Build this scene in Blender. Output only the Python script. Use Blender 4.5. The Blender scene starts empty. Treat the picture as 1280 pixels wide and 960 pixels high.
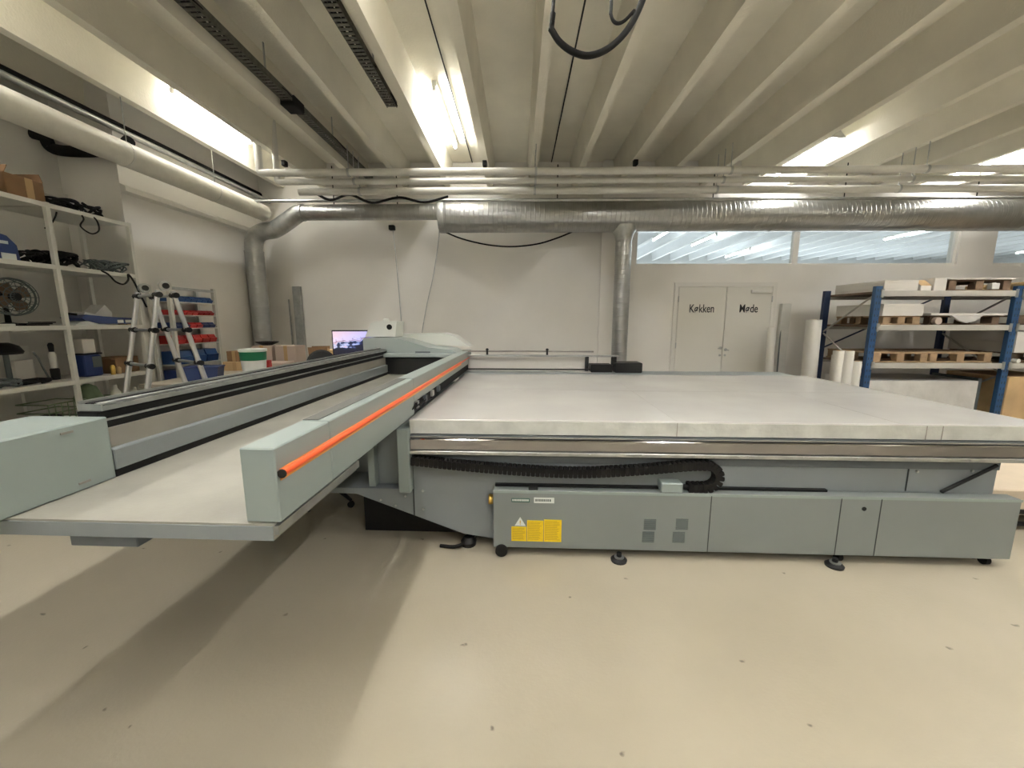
import bpy, bmesh, math, random
from mathutils import Vector, Matrix
random.seed(7)
PI = math.pi
C = bpy.context.scene.collection
R = math.radians

# ------------------------------------------------------------------ materials
def mat(name, col, rough=.5, metal=0., noise=0., nscale=6., bump=0., bscale=40., spec=.5, emit=None, estr=0., trans=0., coat=0.):
    m = bpy.data.materials.new(name); m.use_nodes = True
    nt = m.node_tree; b = nt.nodes['Principled BSDF']
    b.inputs['Base Color'].default_value = (*col, 1); b.inputs['Roughness'].default_value = rough
    b.inputs['Metallic'].default_value = metal; b.inputs['Specular IOR Level'].default_value = spec
    if coat: b.inputs['Coat Weight'].default_value = coat; b.inputs['Coat Roughness'].default_value = .15
    if trans: b.inputs['Transmission Weight'].default_value = trans
    if emit: b.inputs['Emission Color'].default_value = (*emit, 1); b.inputs['Emission Strength'].default_value = estr
    if noise or bump:
        tc = nt.nodes.new('ShaderNodeTexCoord')
        n = nt.nodes.new('ShaderNodeTexNoise'); n.inputs['Scale'].default_value = nscale; n.inputs['Detail'].default_value = 6
        nt.links.new(tc.outputs['Object'], n.inputs['Vector'])
        if noise:
            mr = nt.nodes.new('ShaderNodeMapRange'); mr.inputs['From Min'].default_value = .3; mr.inputs['From Max'].default_value = .7
            mr.inputs['To Min'].default_value = 1 - noise; mr.inputs['To Max'].default_value = 1 + noise
            nt.links.new(n.outputs['Fac'], mr.inputs['Value'])
            mx = nt.nodes.new('ShaderNodeVectorMath'); mx.operation = 'SCALE'
            mx.inputs[0].default_value = col
            nt.links.new(mr.outputs['Result'], mx.inputs['Scale'])
            nt.links.new(mx.outputs['Vector'], b.inputs['Base Color'])
        if bump:
            n2 = nt.nodes.new('ShaderNodeTexNoise'); n2.inputs['Scale'].default_value = bscale
            nt.links.new(tc.outputs['Object'], n2.inputs['Vector'])
            bp = nt.nodes.new('ShaderNodeBump'); bp.inputs['Strength'].default_value = bump; bp.inputs['Distance'].default_value = .01
            nt.links.new(n2.outputs['Fac'], bp.inputs['Height']); nt.links.new(bp.outputs['Normal'], b.inputs['Normal'])
    return m

def floor_mat():
    m = bpy.data.materials.new('epoxy_floor'); m.use_nodes = True
    nt = m.node_tree; b = nt.nodes['Principled BSDF']; N = nt.nodes.new; Lk = nt.links.new
    tc = N('ShaderNodeTexCoord')
    n = N('ShaderNodeTexNoise'); n.inputs['Scale'].default_value = .9; n.inputs['Detail'].default_value = 5
    Lk(tc.outputs['Object'], n.inputs['Vector'])
    cr = N('ShaderNodeValToRGB'); e = cr.color_ramp.elements
    e[0].position = .3; e[0].color = (.365, .328, .25, 1); e[1].position = .7; e[1].color = (.435, .393, .305, 1)
    Lk(n.outputs['Fac'], cr.inputs['Fac'])
    # scattered scuffs and specks
    v = N('ShaderNodeTexVoronoi'); v.voronoi_dimensions = '2D'; v.inputs['Scale'].default_value = 1.35; v.inputs['Randomness'].default_value = 1
    mp = N('ShaderNodeMapping'); mp.inputs['Scale'].default_value = (1, 1.4, 1)
    n3 = N('ShaderNodeTexNoise'); n3.inputs['Scale'].default_value = 30
    Lk(tc.outputs['Object'], n3.inputs['Vector'])
    ad = N('ShaderNodeVectorMath'); ad.operation = 'MULTIPLY_ADD'; ad.inputs[1].default_value = (.05, .03, .03)
    Lk(n3.outputs['Color'], ad.inputs[0]); Lk(tc.outputs['Object'], ad.inputs[2])
    Lk(ad.outputs['Vector'], mp.inputs['Vector']); Lk(mp.outputs['Vector'], v.inputs['Vector'])
    r = N('ShaderNodeMapRange'); r.inputs['From Min'].default_value = .006; r.inputs['From Max'].default_value = .02
    r.inputs['To Min'].default_value = .42; r.inputs['To Max'].default_value = 1
    Lk(v.outputs['Distance'], r.inputs['Value'])
    mx = N('ShaderNodeVectorMath'); mx.operation = 'SCALE'
    Lk(cr.outputs['Color'], mx.inputs[0]); Lk(r.outputs['Result'], mx.inputs['Scale']); Lk(mx.outputs['Vector'], b.inputs['Base Color'])
    n4 = N('ShaderNodeTexNoise'); n4.inputs['Scale'].default_value = 2; n4.inputs['Detail'].default_value = 8
    Lk(tc.outputs['Object'], n4.inputs['Vector'])
    rr = N('ShaderNodeMapRange'); rr.inputs['To Min'].default_value = .25; rr.inputs['To Max'].default_value = .31
    b.inputs['Roughness'].default_value = .3
    n5 = N('ShaderNodeTexNoise'); n5.inputs['Scale'].default_value = 55; Lk(tc.outputs['Object'], n5.inputs['Vector'])
    bp = N('ShaderNodeBump'); bp.inputs['Strength'].default_value = .22; bp.inputs['Distance'].default_value = .004
    Lk(n5.outputs['Fac'], bp.inputs['Height']); Lk(bp.outputs['Normal'], b.inputs['Normal'])
    b.inputs['Specular IOR Level'].default_value = .45
    return m

def duct_mat(name, axis):
    m = bpy.data.materials.new(name); m.use_nodes = True
    nt = m.node_tree; b = nt.nodes['Principled BSDF']; N = nt.nodes.new; Lk = nt.links.new
    b.inputs['Metallic'].default_value = .9; b.inputs['Roughness'].default_value = .32
    tc = N('ShaderNodeTexCoord'); w = N('ShaderNodeTexWave'); w.wave_type = 'BANDS'; w.bands_direction = axis
    w.inputs['Scale'].default_value = 4.4; w.inputs['Distortion'].default_value = .0
    Lk(tc.outputs['Object'], w.inputs['Vector'])
    mr = N('ShaderNodeMapRange'); mr.inputs['From Min'].default_value = .9; mr.inputs['From Max'].default_value = 1
    Lk(w.outputs['Fac'], mr.inputs['Value'])
    bp = N('ShaderNodeBump'); bp.inputs['Strength'].default_value = .7; bp.inputs['Distance'].default_value = .004
    Lk(mr.outputs['Result'], bp.inputs['Height']); Lk(bp.outputs['Normal'], b.inputs['Normal'])
    n = N('ShaderNodeTexNoise'); n.inputs['Scale'].default_value = 9; n.inputs['Detail'].default_value = 5; Lk(tc.outputs['Object'], n.inputs['Vector'])
    cr = N('ShaderNodeValToRGB'); cr.color_ramp.elements[0].color = (.34, .345, .34, 1); cr.color_ramp.elements[1].color = (.52, .525, .52, 1)
    Lk(n.outputs['Fac'], cr.inputs['Fac']); Lk(cr.outputs['Color'], b.inputs['Base Color'])
    return m

def screen_mat():
    m = bpy.data.materials.new('monitor_picture'); m.use_nodes = True
    nt = m.node_tree; b = nt.nodes['Principled BSDF']; N = nt.nodes.new; Lk = nt.links.new
    tc = N('ShaderNodeTexCoord'); sp = N('ShaderNodeSeparateXYZ'); Lk(tc.outputs['Generated'], sp.inputs[0])
    n = N('ShaderNodeTexNoise'); n.inputs['Scale'].default_value = 5; n.inputs['Detail'].default_value = 6
    Lk(tc.outputs['Generated'], n.inputs['Vector'])
    s = N('ShaderNodeMath'); s.operation = 'MULTIPLY_ADD'; s.inputs[1].default_value = -1.1
    Lk(n.outputs['Fac'], s.inputs[0]); Lk(sp.outputs['Z'], s.inputs[2])
    a = N('ShaderNodeMath'); a.operation = 'MULTIPLY_ADD'; a.inputs[1].default_value = -.22; Lk(sp.outputs['X'], a.inputs[0]); Lk(s.outputs[0], a.inputs[2])
    ad = N('ShaderNodeMath'); ad.operation = 'ADD'; ad.inputs[1].default_value = .60; Lk(a.outputs[0], ad.inputs[0])
    cr = N('ShaderNodeValToRGB'); e = cr.color_ramp.elements
    e[0].position = .28; e[0].color = (.01, .01, .02, 1); e[1].position = .9; e[1].color = (.75, .55, .62, 1)
    for p, c in ((.38, (.03, .04, .10, 1)), (.44, (.5, .55, .75, 1)), (.5, (.75, .45, .45, 1)), (.55, (.25, .13, .2, 1)), (.62, (.72, .6, .75, 1))):
        k = e.new(p); k.color = c
    Lk(ad.outputs[0], cr.inputs['Fac'])
    mx = N('ShaderNodeMixRGB'); mx.blend_type = 'MULTIPLY'; mx.inputs['Color2'].default_value = (.55, .75, 1.25, 1)
    Lk(sp.outputs['X'], mx.inputs['Fac']); Lk(cr.outputs['Color'], mx.inputs['Color1'])
    Lk(mx.outputs['Color'], b.inputs['Emission Color']); b.inputs['Emission Strength'].default_value = .55
    b.inputs['Base Color'].default_value = (.02, .02, .02, 1); b.inputs['Roughness'].default_value = .3
    return m

def glass_mat():
    m = bpy.data.materials.new('window_glass'); m.use_nodes = True
    nt = m.node_tree; nt.nodes.clear(); N = nt.nodes.new; Lk = nt.links.new
    o = N('ShaderNodeOutputMaterial'); t = N('ShaderNodeBsdfTransparent'); g = N('ShaderNodeBsdfGlossy'); g.inputs['Roughness'].default_value = .02
    lw = N('ShaderNodeLayerWeight'); lw.inputs['Blend'].default_value = .5; pw_ = N('ShaderNodeMath'); pw_.operation = 'POWER'; pw_.inputs[1].default_value = 4; Lk(lw.outputs['Facing'], pw_.inputs[0])
    f = N('ShaderNodeMath'); f.operation = 'MULTIPLY_ADD'; f.inputs[1].default_value = .6; f.inputs[2].default_value = .03; Lk(pw_.outputs[0], f.inputs[0]); mx = N('ShaderNodeMixShader')
    t.inputs['Color'].default_value = (.93, .96, .96, 1)
    Lk(f.outputs[0], mx.inputs[0]); Lk(t.outputs[0], mx.inputs[1]); Lk(g.outputs[0], mx.inputs[2]); Lk(mx.outputs[0], o.inputs['Surface'])
    return m

M = dict(
    floor=floor_mat(),
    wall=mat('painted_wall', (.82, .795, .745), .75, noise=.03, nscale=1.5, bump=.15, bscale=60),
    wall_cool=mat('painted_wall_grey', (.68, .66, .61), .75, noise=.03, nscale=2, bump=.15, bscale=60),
    ceil=mat('painted_concrete', (.80, .765, .655), .8, noise=.05, nscale=2.5, bump=.3, bscale=50),
    ceil2=mat('white_ceiling', (.75, .77, .78), .8, noise=.03),
    door=mat('door_paint', (.70, .68, .62), .45),
    frame=mat('frame_paint', (.74, .72, .67), .45),
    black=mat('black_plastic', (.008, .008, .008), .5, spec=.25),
    rubber=mat('black_rubber', (.009, .0085, .008), .7, noise=.3, spec=.2),
    text=mat('black_lettering', (.012, .012, .013), .6),
    duct_x=duct_mat('galvanised_duct_x', 'X'), duct_z=duct_mat('galvanised_duct_z', 'Z'),
    galv=mat('galvanised_steel', (.46, .47, .46), .38, .85, noise=.15, nscale=12),
    steel=mat('polished_steel', (.36, .35, .36), .10, 1., noise=.06, nscale=3),
    alu=mat('ladder_aluminium', (.72, .73, .74), .28, .9),
    wpipe=mat('white_pipe', (.66, .645, .59), .42, noise=.04),
    wrap=mat('pipe_insulation', (.70, .68, .60), .5, noise=.06, nscale=8, bump=.4, bscale=12),
    mgrey=mat('machine_grey', (.225, .25, .26), .42, noise=.04, nscale=3, bump=.08, bscale=220),
    mdark=mat('machine_grey_dark', (.10, .115, .125), .45, noise=.05, nscale=3),
    mlight=mat('machine_grey_light', (.28, .33, .315), .38, noise=.03, nscale=3),
    mcab=mat('cabinet_grey', (.21, .232, .226), .36, noise=.03, nscale=2),
    seam=mat('dark_seam', (.03, .035, .035), .7),
    bed=mat('bed_surface', (.54, .53, .505), .24, noise=.07, nscale=1.6, bump=.05, bscale=90),
    bededge=mat('bed_edge', (.58, .59, .55), .5, noise=.13, nscale=9, bump=.3, bscale=40),
    plate=mat('worn_plate', (.31, .30, .26), .5, noise=.13, nscale=3.5, bump=.08, bscale=70),
    olive=mat('inner_rail_face', (.27, .255, .225), .45, noise=.06),
    darkstrip=mat('dark_strip', (.09, .09, .082), .55),
    traymetal=mat('dull_tray_metal', (.16, .155, .135), .5, .6, noise=.3, nscale=30),
    orange=mat('orange_bumper', (.85, .12, .03), .4),
    amber=mat('amber_backing', (.95, .42, .12), .45),
    cream=mat('cover_white', (.74, .75, .70), .4),
    cover=mat('cover_grey', (.33, .375, .365), .4),
    yellow=mat('yellow_label', (.85, .60, .01), .5, noise=.05, nscale=60),
    yline=mat('label_print', (.55, .36, .02), .6),
    wlabel=mat('white_label', (.72, .75, .72), .5),
    glabel=mat('dark_green_label', (.05, .12, .10), .5),
    vent=mat('vent_grey', (.10, .12, .12), .6),
    shelf=mat('shelf_enamel', (.68, .67, .62), .4, noise=.05, nscale=8),
    card=mat('cardboard', (.22, .125, .06), .8, noise=.1, nscale=10),
    card2=mat('light_cardboard', (.55, .38, .20), .8, noise=.1, nscale=5),
    tape=mat('packing_tape', (.45, .30, .14), .3),
    blue=mat('blue_plastic', (.012, .03, .13), .4),
    bblue=mat('bright_blue_plastic', (.015, .065, .23), .4),
    red=mat('red_plastic', (.42, .02, .02), .4),
    rackblue=mat('rack_blue', (.017, .06, .15), .4, noise=.1, nscale=20),
    rackdark=mat('rack_dark_blue', (.015, .03, .08), .45),
    beam=mat('rack_beam', (.46, .44, .40), .4, noise=.05),
    brace=mat('rack_brace', (.40, .38, .34), .4, .5),
    wood=mat('pallet_wood', (.33, .225, .13), .8, noise=.22, nscale=9),
    wood_dark=mat('old_pallet_wood', (.14, .09, .055), .85, noise=.25, nscale=9),
    board=mat('white_board_stack', (.68, .65, .60), .5, noise=.04, nscale=2),
    sheet=mat('wrapped_sheets', (.60, .585, .56), .3, noise=.08, nscale=5, bump=.9, bscale=9),
    paper=mat('white_paper_roll', (.74, .72, .67), .55, noise=.03),
    green=mat('green_label_print', (.01, .14, .06), .45),
    white=mat('white_plastic', (.74, .74, .70), .4),
    dgreen=mat('dull_green', (.14, .19, .10), .7, noise=.2, nscale=12),
    bench=mat('bench_top', (.38, .33, .26), .6, noise=.1),
    fabric=mat('black_fabric', (.012, .012, .013), .9, bump=.3, bscale=200),
    brass=mat('brass', (.55, .36, .08), .35, .8),
    beige=mat('beige_canvas', (.62, .52, .40), .7, noise=.04),
    screen=screen_mat(), glass=glass_mat(),
    tube=mat('lamp_tube', (1, 1, 1), .4, emit=(1, .99, .985), estr=95.),
    tube_front=mat('lamp_tube_dimmed', (1, 1, 1), .4, emit=(1, .99, .97), estr=46.),  # tubes in view dimmed against glare, out-of-view tubes run stronger
    tube_cool=mat('cool_lamp_tube', (1, 1, 1), .4, emit=(.93, .97, 1.), estr=22.),
    pinkish=mat('pink_foam', (.50, .40, .34), .7),
)

# ------------------------------------------------------------------ mesh builder
class MB:
    def __init__(s, off=(0, 0, 0)): s.bm = bmesh.new(); s.off = Vector(off)
    def box(s, x0, x1, y0, y1, z0, z1, bev=0., rot=None, seg=1):
        r = bmesh.ops.create_cube(s.bm, size=1)
        c = Vector(((x0+x1)/2, (y0+y1)/2, (z0+z1)/2)); sc = Vector((abs(x1-x0), abs(y1-y0), abs(z1-z0)))
        for v in r['verts']:
            v.co = Vector((v.co.x*sc.x, v.co.y*sc.y, v.co.z*sc.z))
        if bev:
            es = list({e for v in r['verts'] for e in v.link_edges})
            rb = bmesh.ops.bevel(s.bm, geom=es, offset=min(bev, min(sc)*.45), segments=seg, affect='EDGES', profile=.5)
            vs = list({v for f in rb['faces'] for v in f.verts} | {v for v in r['verts'] if v.is_valid})
        else: vs = r['verts']
        for v in vs:
            p = v.co
            if rot is not None: p = rot @ p
            v.co = p + c
        return s
    def prism(s, pts, axis, a, b):
        """polygon pts (2D) extruded along axis from a to b. axis x: pts=(y,z); y: (x,z); z: (x,y)"""
        def mk(p, t):
            return {'x': (t, p[0], p[1]), 'y': (p[0], t, p[1]), 'z': (p[0], p[1], t)}[axis]
        A = [s.bm.verts.new(mk(p, a)) for p in pts]; B = [s.bm.verts.new(mk(p, b)) for p in pts]
        n = len(pts)
        s.bm.faces.new(A); s.bm.faces.new(B[::-1])
        for i in range(n): s.bm.faces.new((A[i], B[i], B[(i+1) % n], A[(i+1) % n]))
        return s
    def tube(s, pts, r, n=10, caps=True, radii=None):
        pts = [Vector(p) for p in pts]; rings = []
        up = None
        for i, p in enumerate(pts):
            d = (pts[min(i+1, len(pts)-1)] - pts[max(i-1, 0)]).normalized()
            if up is None:
                up = Vector((0, 0, 1)) if abs(d.z) < .9 else Vector((1, 0, 0))
            a = (up - d*up.dot(d)).normalized(); b = d.cross(a); up = a
            rr = radii[i] if radii else r
            rings.append([s.bm.verts.new(p + (a*math.cos(2*PI*k/n) + b*math.sin(2*PI*k/n))*rr) for k in range(n)])
        for i in range(len(rings)-1):
            for k in range(n):
                s.bm.faces.new((rings[i][k], rings[i][(k+1) % n], rings[i+1][(k+1) % n], rings[i+1][k]))
        if caps: s.bm.faces.new(rings[0][::-1]); s.bm.faces.new(rings[-1])
        return s
    def lathe(s, prof, c, n=24, axis='z'):
        rings = []
        for (r, h) in prof:
            ring = []
            for k in range(n):
                a = 2*PI*k/n; u, v = r*math.cos(a), r*math.sin(a)
                p = {'z': (u, v, h), 'y': (u, h, v), 'x': (h, u, v)}[axis]
                ring.append(s.bm.verts.new(Vector(p)+Vector(c)))
            rings.append(ring)
        for i in range(len(rings)-1):
            for k in range(n): s.bm.faces.new((rings[i][k], rings[i][(k+1) % n], rings[i+1][(k+1) % n], rings[i+1][k]))
        s.bm.faces.new(rings[0][::-1]); s.bm.faces.new(rings[-1])
        return s
    def build(s, name, m, parent=None, smooth=False):
        if s.off.length: bmesh.ops.translate(s.bm, verts=s.bm.verts, vec=s.off)
        bmesh.ops.recalc_face_normals(s.bm, faces=s.bm.faces)
        me = bpy.data.meshes.new(name); s.bm.to_mesh(me); s.bm.free()
        for p in me.polygons: p.use_smooth = smooth
        if smooth:
            try: me.set_sharp_from_angle(angle=R(40))
            except Exception: pass
        me.materials.append(m)
        o = bpy.data.objects.new(name, me); C.objects.link(o)
        if parent: o.parent = parent
        return o

def tag(o, label=None, cat=None, group=None, kind=None):
    if label: o['label'] = label
    if cat: o['category'] = cat
    if group: o['group'] = group
    if kind: o['kind'] = kind
    return o
def empty(name, loc=(0, 0, 0), rz=0, label=None, cat=None, group=None, kind=None):
    o = bpy.data.objects.new(name, None); C.objects.link(o); o.location = loc; o.rotation_euler = (0, 0, rz)
    o.empty_display_size = .1
    return tag(o, label, cat, group, kind)
def struct(o, label=None):
    o['kind'] = 'structure'
    if label: o['label'] = label
    return o
def copy_tree(o, parent=None):
    c = o.copy(); C.objects.link(c)
    if parent: c.parent = parent
    for ch in list(o.children): copy_tree(ch, c)
    return c
def bez(pts, n=24):
    """Catmull-Rom through points"""
    P = [Vector(p) for p in pts]; P = [P[0]*2-P[1]] + P + [P[-1]*2-P[-2]]; out = []
    m = len(P)-3
    for i in range(m):
        for k in range(n):
            t = k/n; a, b, c, d = P[i:i+4]
            out.append(.5*((2*b)+(c-a)*t+(2*a-5*b+4*c-d)*t*t+(3*b-a-3*c+d)*t**3))
    out.append(P[-2]); return out

# ------------------------------------------------------------------ setting
YB = 7.13; XL = -4.4; XL2 = -5.05; XR = 12.; YF = -6.5; ZC = 4.13
struct(MB().box(XL2-.2, XR+6.2, YF-.2, 18, -.1, 0).build('floor', M['floor']), 'glossy beige epoxy floor')
ce = struct(MB().box(XL2-.2, XR+.2, YF-.2, YB+.2, ZC, ZC+.2).build('ceiling', M['ceil']), 'ribbed concrete ceiling')
RIB0 = .225; RS = .705
for k in range(-7, 17):
    x = RIB0 + k*RS
    MB().prism([(x-.045, 3.75), (x+.045, 3.75), (x+.085, ZC), (x-.085, ZC)], 'y', YF-.1, YB).build('ceiling_rib', M['ceil'], ce)
# back wall with three clerestory openings
zb, zt = 2.475, 3.12
b = MB()
b.box(XL-.9, XR+.2, YB, YB+.18, 0, zb)
b.box(XL-.9, XR+.2, YB, YB+.18, zt, ZC)
b.box(XL-.9, 1.99, YB, YB+.18, zb, zt); b.box(7.42, 8.02, YB, YB+.18, zb, zt); b.box(10.6, XR+.2, YB, YB+.18, zb, zt)
struct(b.build('wall_back', M['wall']))
struct(MB().box(1.40, 1.98, YB-.07, YB, 0, ZC).build('trim_1', M['wall']), 'shallow wall pier behind the right vertical duct')
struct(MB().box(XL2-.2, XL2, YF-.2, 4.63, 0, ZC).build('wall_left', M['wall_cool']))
struct(MB().box(XL2-.2, XL, 4.63, YB, 0, ZC).build('wall_left_pier', M['wall']))
struct(MB().box(XR, XR+.2, YF-.2, YB, 0, ZC).build('wall_right', M['wall']))
struct(MB().box(XL2-.2, XR+.2, YF-.2, YF, 0, ZC).build('wall_front', M['wall']))
b = MB(); b.prism([(XL, 2.93), (XL+.06, 2.95), (XL+.06, 3.0), (XL, 3.03)], 'y', 4.63, YB); struct(b.build('trim_2', M['frame']), 'narrow ledge along the left pier')
struct(MB().box(XL2, XL2+.05, YF, 4.63, 2.86, 2.91).build('trim_3', M['wall_cool']))
for i, (x0, x1, mull) in enumerate(((1.99, 4.73, None), (4.73, 7.42, None), (8.02, 10.6, None))):
    w = empty(f'window_{i+1}', ((x0+x1)/2, YB+.08, zb)); struct(w)
    cx = (x0+x1)/2; hw = (x1-x0)/2; H = zt-zb
    f = MB(); t = .045
    f.box(-hw, hw, -.04, .04, 0, t*.6); f.box(-hw, hw, -.04, .04, H-t, H); f.box(-hw, -hw+t, -.04, .04, t*.6, H-t); f.box(hw-t, hw, -.04, .04, t*.6, H-t)
    f.build('window_frame', M['frame'], w)
    MB().box(-hw+t, hw-t, -.004, .004, t*.6, H-t).build('pane', M['glass'], w)
# neighbouring hall seen through the panes
struct(MB().box(XL2, XR+6, 16, 16.2, 0, ZC+.3).build('wall_neighbour_end', M['ceil2']))
c2 = struct(MB().box(XL2-.2, XR+6, YB+.2, 18, ZC, ZC+.2).build('ceiling_neighbour', M['ceil2']))
for k in range(0, 26):
    x = RIB0 + k*RS
    MB().prism([(x-.045, 3.82), (x+.045, 3.82), (x+.085, ZC), (x-.085, ZC)], 'y', YB+.2, 16).build('ceiling_rib', M['ceil2'], c2)
struct(MB().box(XR+6, XR+6.2, YB+.2, 18, 0, ZC+.3).build('wall_neighbour_right', M['ceil2']))
struct(MB().box(XL2-.2, XL2, YB+.2, 18, 0, ZC+.3).build('wall_neighbour_left', M['ceil2']))

# doors
df = MB(); X0, X1, ZD = 2.70, 4.43, 2.14
df.box(X0-.01, X0+.06, YB-.03, YB, 0, ZD+.04); df.box(X1-.06, X1+.01, YB-.03, YB, 0, ZD+.04); df.box(X0+.06, X1-.06, YB-.03, YB, ZD-.03, ZD+.04)
struct(df.build('door_frame', M['frame']), 'pale frame around the two doors')
def txt(s, size, loc, parent, m):
    cu = bpy.data.curves.new('lettering', 'FONT'); cu.body = s; cu.size = size; cu.align_x = 'CENTER'; cu.extrude = .002; cu.offset = .0015
    t = bpy.data.objects.new('tmp', cu); C.objects.link(t)
    dg = bpy.context.evaluated_depsgraph_get(); me = bpy.data.meshes.new_from_object(t.evaluated_get(dg))
    bpy.data.objects.remove(t); me.materials.clear(); me.materials.append(m)
    o = bpy.data.objects.new('lettering', me); C.objects.link(o); o.parent = parent
    o.rotation_euler = (PI/2, 0, 0); o.location = loc; o.scale = (.82, 1.15, 1)
    return o
mid = (X0+X1)/2 + .02
for i, (a, c, word) in enumerate(((X0+.065, mid-.004, 'Køkken'), (mid+.004, X1-.065, 'Møde'))):
    d = empty(f'door_{i+1}', ((a+c)/2, YB-.02, 0)); struct(d, f'pale flush door with black lettering {word}')
    hw = (c-a)/2
    MB().box(-hw, hw, -.012, .018, .01, ZD-.035, .003).build('door_leaf', M['door'], d)
    txt(word, .17, ((.0 if i == 0 else .0), -.016, 1.675), d, M['text'])
    hx = hw-.035 if i == 0 else -hw+.045
    h = MB(); h.lathe([(.022, -.035), (.026, -.03), (.024, -.012)], (hx, 0, 1.06 if i == 0 else 1.03), 14, 'y')
    h.tube([(hx, -.035, 1.06 if i == 0 else 1.03), (hx+(-.05 if i == 0 else .05), -.045, 1.05 if i == 0 else 1.02)], .009, 8)
    h.build('handle', M['galv'], d, True)
    MB().lathe([(.02, -.02), (.02, -.012)], (hx, 0, .93), 12, 'y').build('lock', M['galv'], d)
    for hz in (.25, 1.1, 1.9):
        MB().box(*((-hw-.01, -hw+.008) if i == 0 else (hw-.008, hw+.01)), -.02, -.012, hz-.05, hz+.05).build('hinge', M['galv'], d)
    if i: MB().box(-.02+hw*.1, hw-.02, -.045, -.012, 2.0, 2.05, .004).build('door_closer', M['frame'], d)

# ------------------------------------------------------------------ lamps
def lamp(x, y0, z, L=1.5, cool=False, reflector=False):
    root = empty('fluorescent_lamp', (x, y0+L/2, z)); top = 3.819 if cool else ZC
    h = L/2
    if reflector:
        b = MB(); b.prism([(-.02, .13), (.02, .13), (.10, .045), (.09, .04), (-.09, .04), (-.10, .045)], 'y', -h, h); b.build('housing', M['white'], root)
        b = MB(); b.prism([(-.005, .14), (.10, .03), (-.10, .03)], 'y', -h-.03, -h); b.build('end_cap', M['galv'], root)
        for sx in (-.3, .3):
            MB().tube([(0, h*sx*2.2, .13), (0, h*sx*2.2, ZC-z)], .004, 6).build('hanger', M['galv'], root)
    else:
        MB().box(-.028, .028, -h, h, .03, top-z-.0005, .006).build('housing', M['white'], root)
        for s in (-1, 1):
            MB().box(-.02, .02, s*h-.015, s*h+.015, -.02, .03, .004).build('lamp_holder', M['white'], root)
    MB().tube([(0, -h+.02, 0), (0, h-.02, 0)], .017, 12).build('tube', M['tube_cool' if cool else ('tube_front' if y0 > 4 else 'tube')], root, True)
    return root
lamps = [
    (-3.84, 4.82, 4.04, False, 'fluorescent lamp beside a ceiling rib above the white insulated pipe, at the left'),
    (-.93, 4.82, 4.04, False, 'fluorescent lamp between ceiling ribs above the middle of the horizontal pipes'),
    (4.17, 5.75, 3.86, True, 'fluorescent lamp with triangular end cap hanging at the right over the pipes'),
    (7.05, 5.75, 3.86, True, 'fluorescent lamp at the right edge over the storage rack'),
    (-3.84, -4.0, 4.04, False, 'fluorescent lamp by the left wall at the rear of the hall'),
    (-.93, -.9, 4.04, False, 'fluorescent lamp overhead behind the camera, middle'),
    (2.0, .3, 4.04, False, 'fluorescent lamp overhead behind the camera, right of middle'),
    (4.85, 1.7, 4.04, False, 'added fill lamp overhead on the right side'),  # added out of view to brighten the rolls and rack
    (2.0, -4.2, 4.04, False, 'fluorescent lamp at the rear of the hall, middle'),
    (-2.3, -4.2, 4.04, False, 'fluorescent lamp at the rear of the hall, left'),
    (7.7, .2, 4.04, False, 'fluorescent lamp overhead at the far right'),
    (6.2, -4.2, 4.04, False, 'fluorescent lamp at the rear of the hall, right'),
    (-3.84, 1.5, 4.04, False, 'fluorescent lamp overhead by the left wall shelving'),
    (-.93, 1.35, 4.04, False, 'added fill lamp overhead above the bridge, just out of view'),  # added out of view to lift the back wall
    (2.0, -2.2, 4.04, False, 'fluorescent lamp overhead well behind the camera'),
    (7.7, 2.2, 4.04, False, 'added fill lamp overhead in front of the pallet rack'),  # added out of view for more light on wall and rack
    (6.25, 1.9, 4.04, False, 'added fill lamp overhead in front of the pallet rack, left one'),  # unseen lamp added to brighten the rack front
]
for (x, y, z, rf, lab) in lamps:
    tag(lamp(x, y, z, L=1.3 if (rf or x < -3.8) else 1.5, reflector=rf), lab, 'lamp', 'ceiling lamps')
for i, (x, y, lab) in enumerate(((3.75, 10.2, 'cool lamp seen through the left window pane'), (5.16, 11.0, 'cool lamp seen through the left window, further right'), (10.095, 10.2, 'cool lamp seen through the second window'), (12.915, 9.2, 'cool lamp seen through the rightmost window'), (7.275, 13.2, 'cool lamp deep in the neighbouring hall'), (15.03, 11.0, 'added cool lamp far right in the neighbouring hall'), (16.44, 12.5, 'added cool lamp farthest right in the neighbouring hall'))):  # last two lamps added to lighten the dark right end of the ceiling
    tag(lamp(x, y, 3.74, cool=True), lab, 'lamp', 'lamps of the neighbouring hall')
# cool area light added to brighten the neighbouring hall
al = bpy.data.lights.new('neighbour_fill', 'AREA'); al.shape = 'RECTANGLE'; al.size = 14; al.size_y = 2.0; al.energy = 230; al.color = (.90, .95, 1.)
ao = bpy.data.objects.new('neighbour_fill', al); C.objects.link(ao); ao.location = (7, 15.7, 1.6); ao.rotation_euler = (R(-115), 0, 0)

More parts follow.
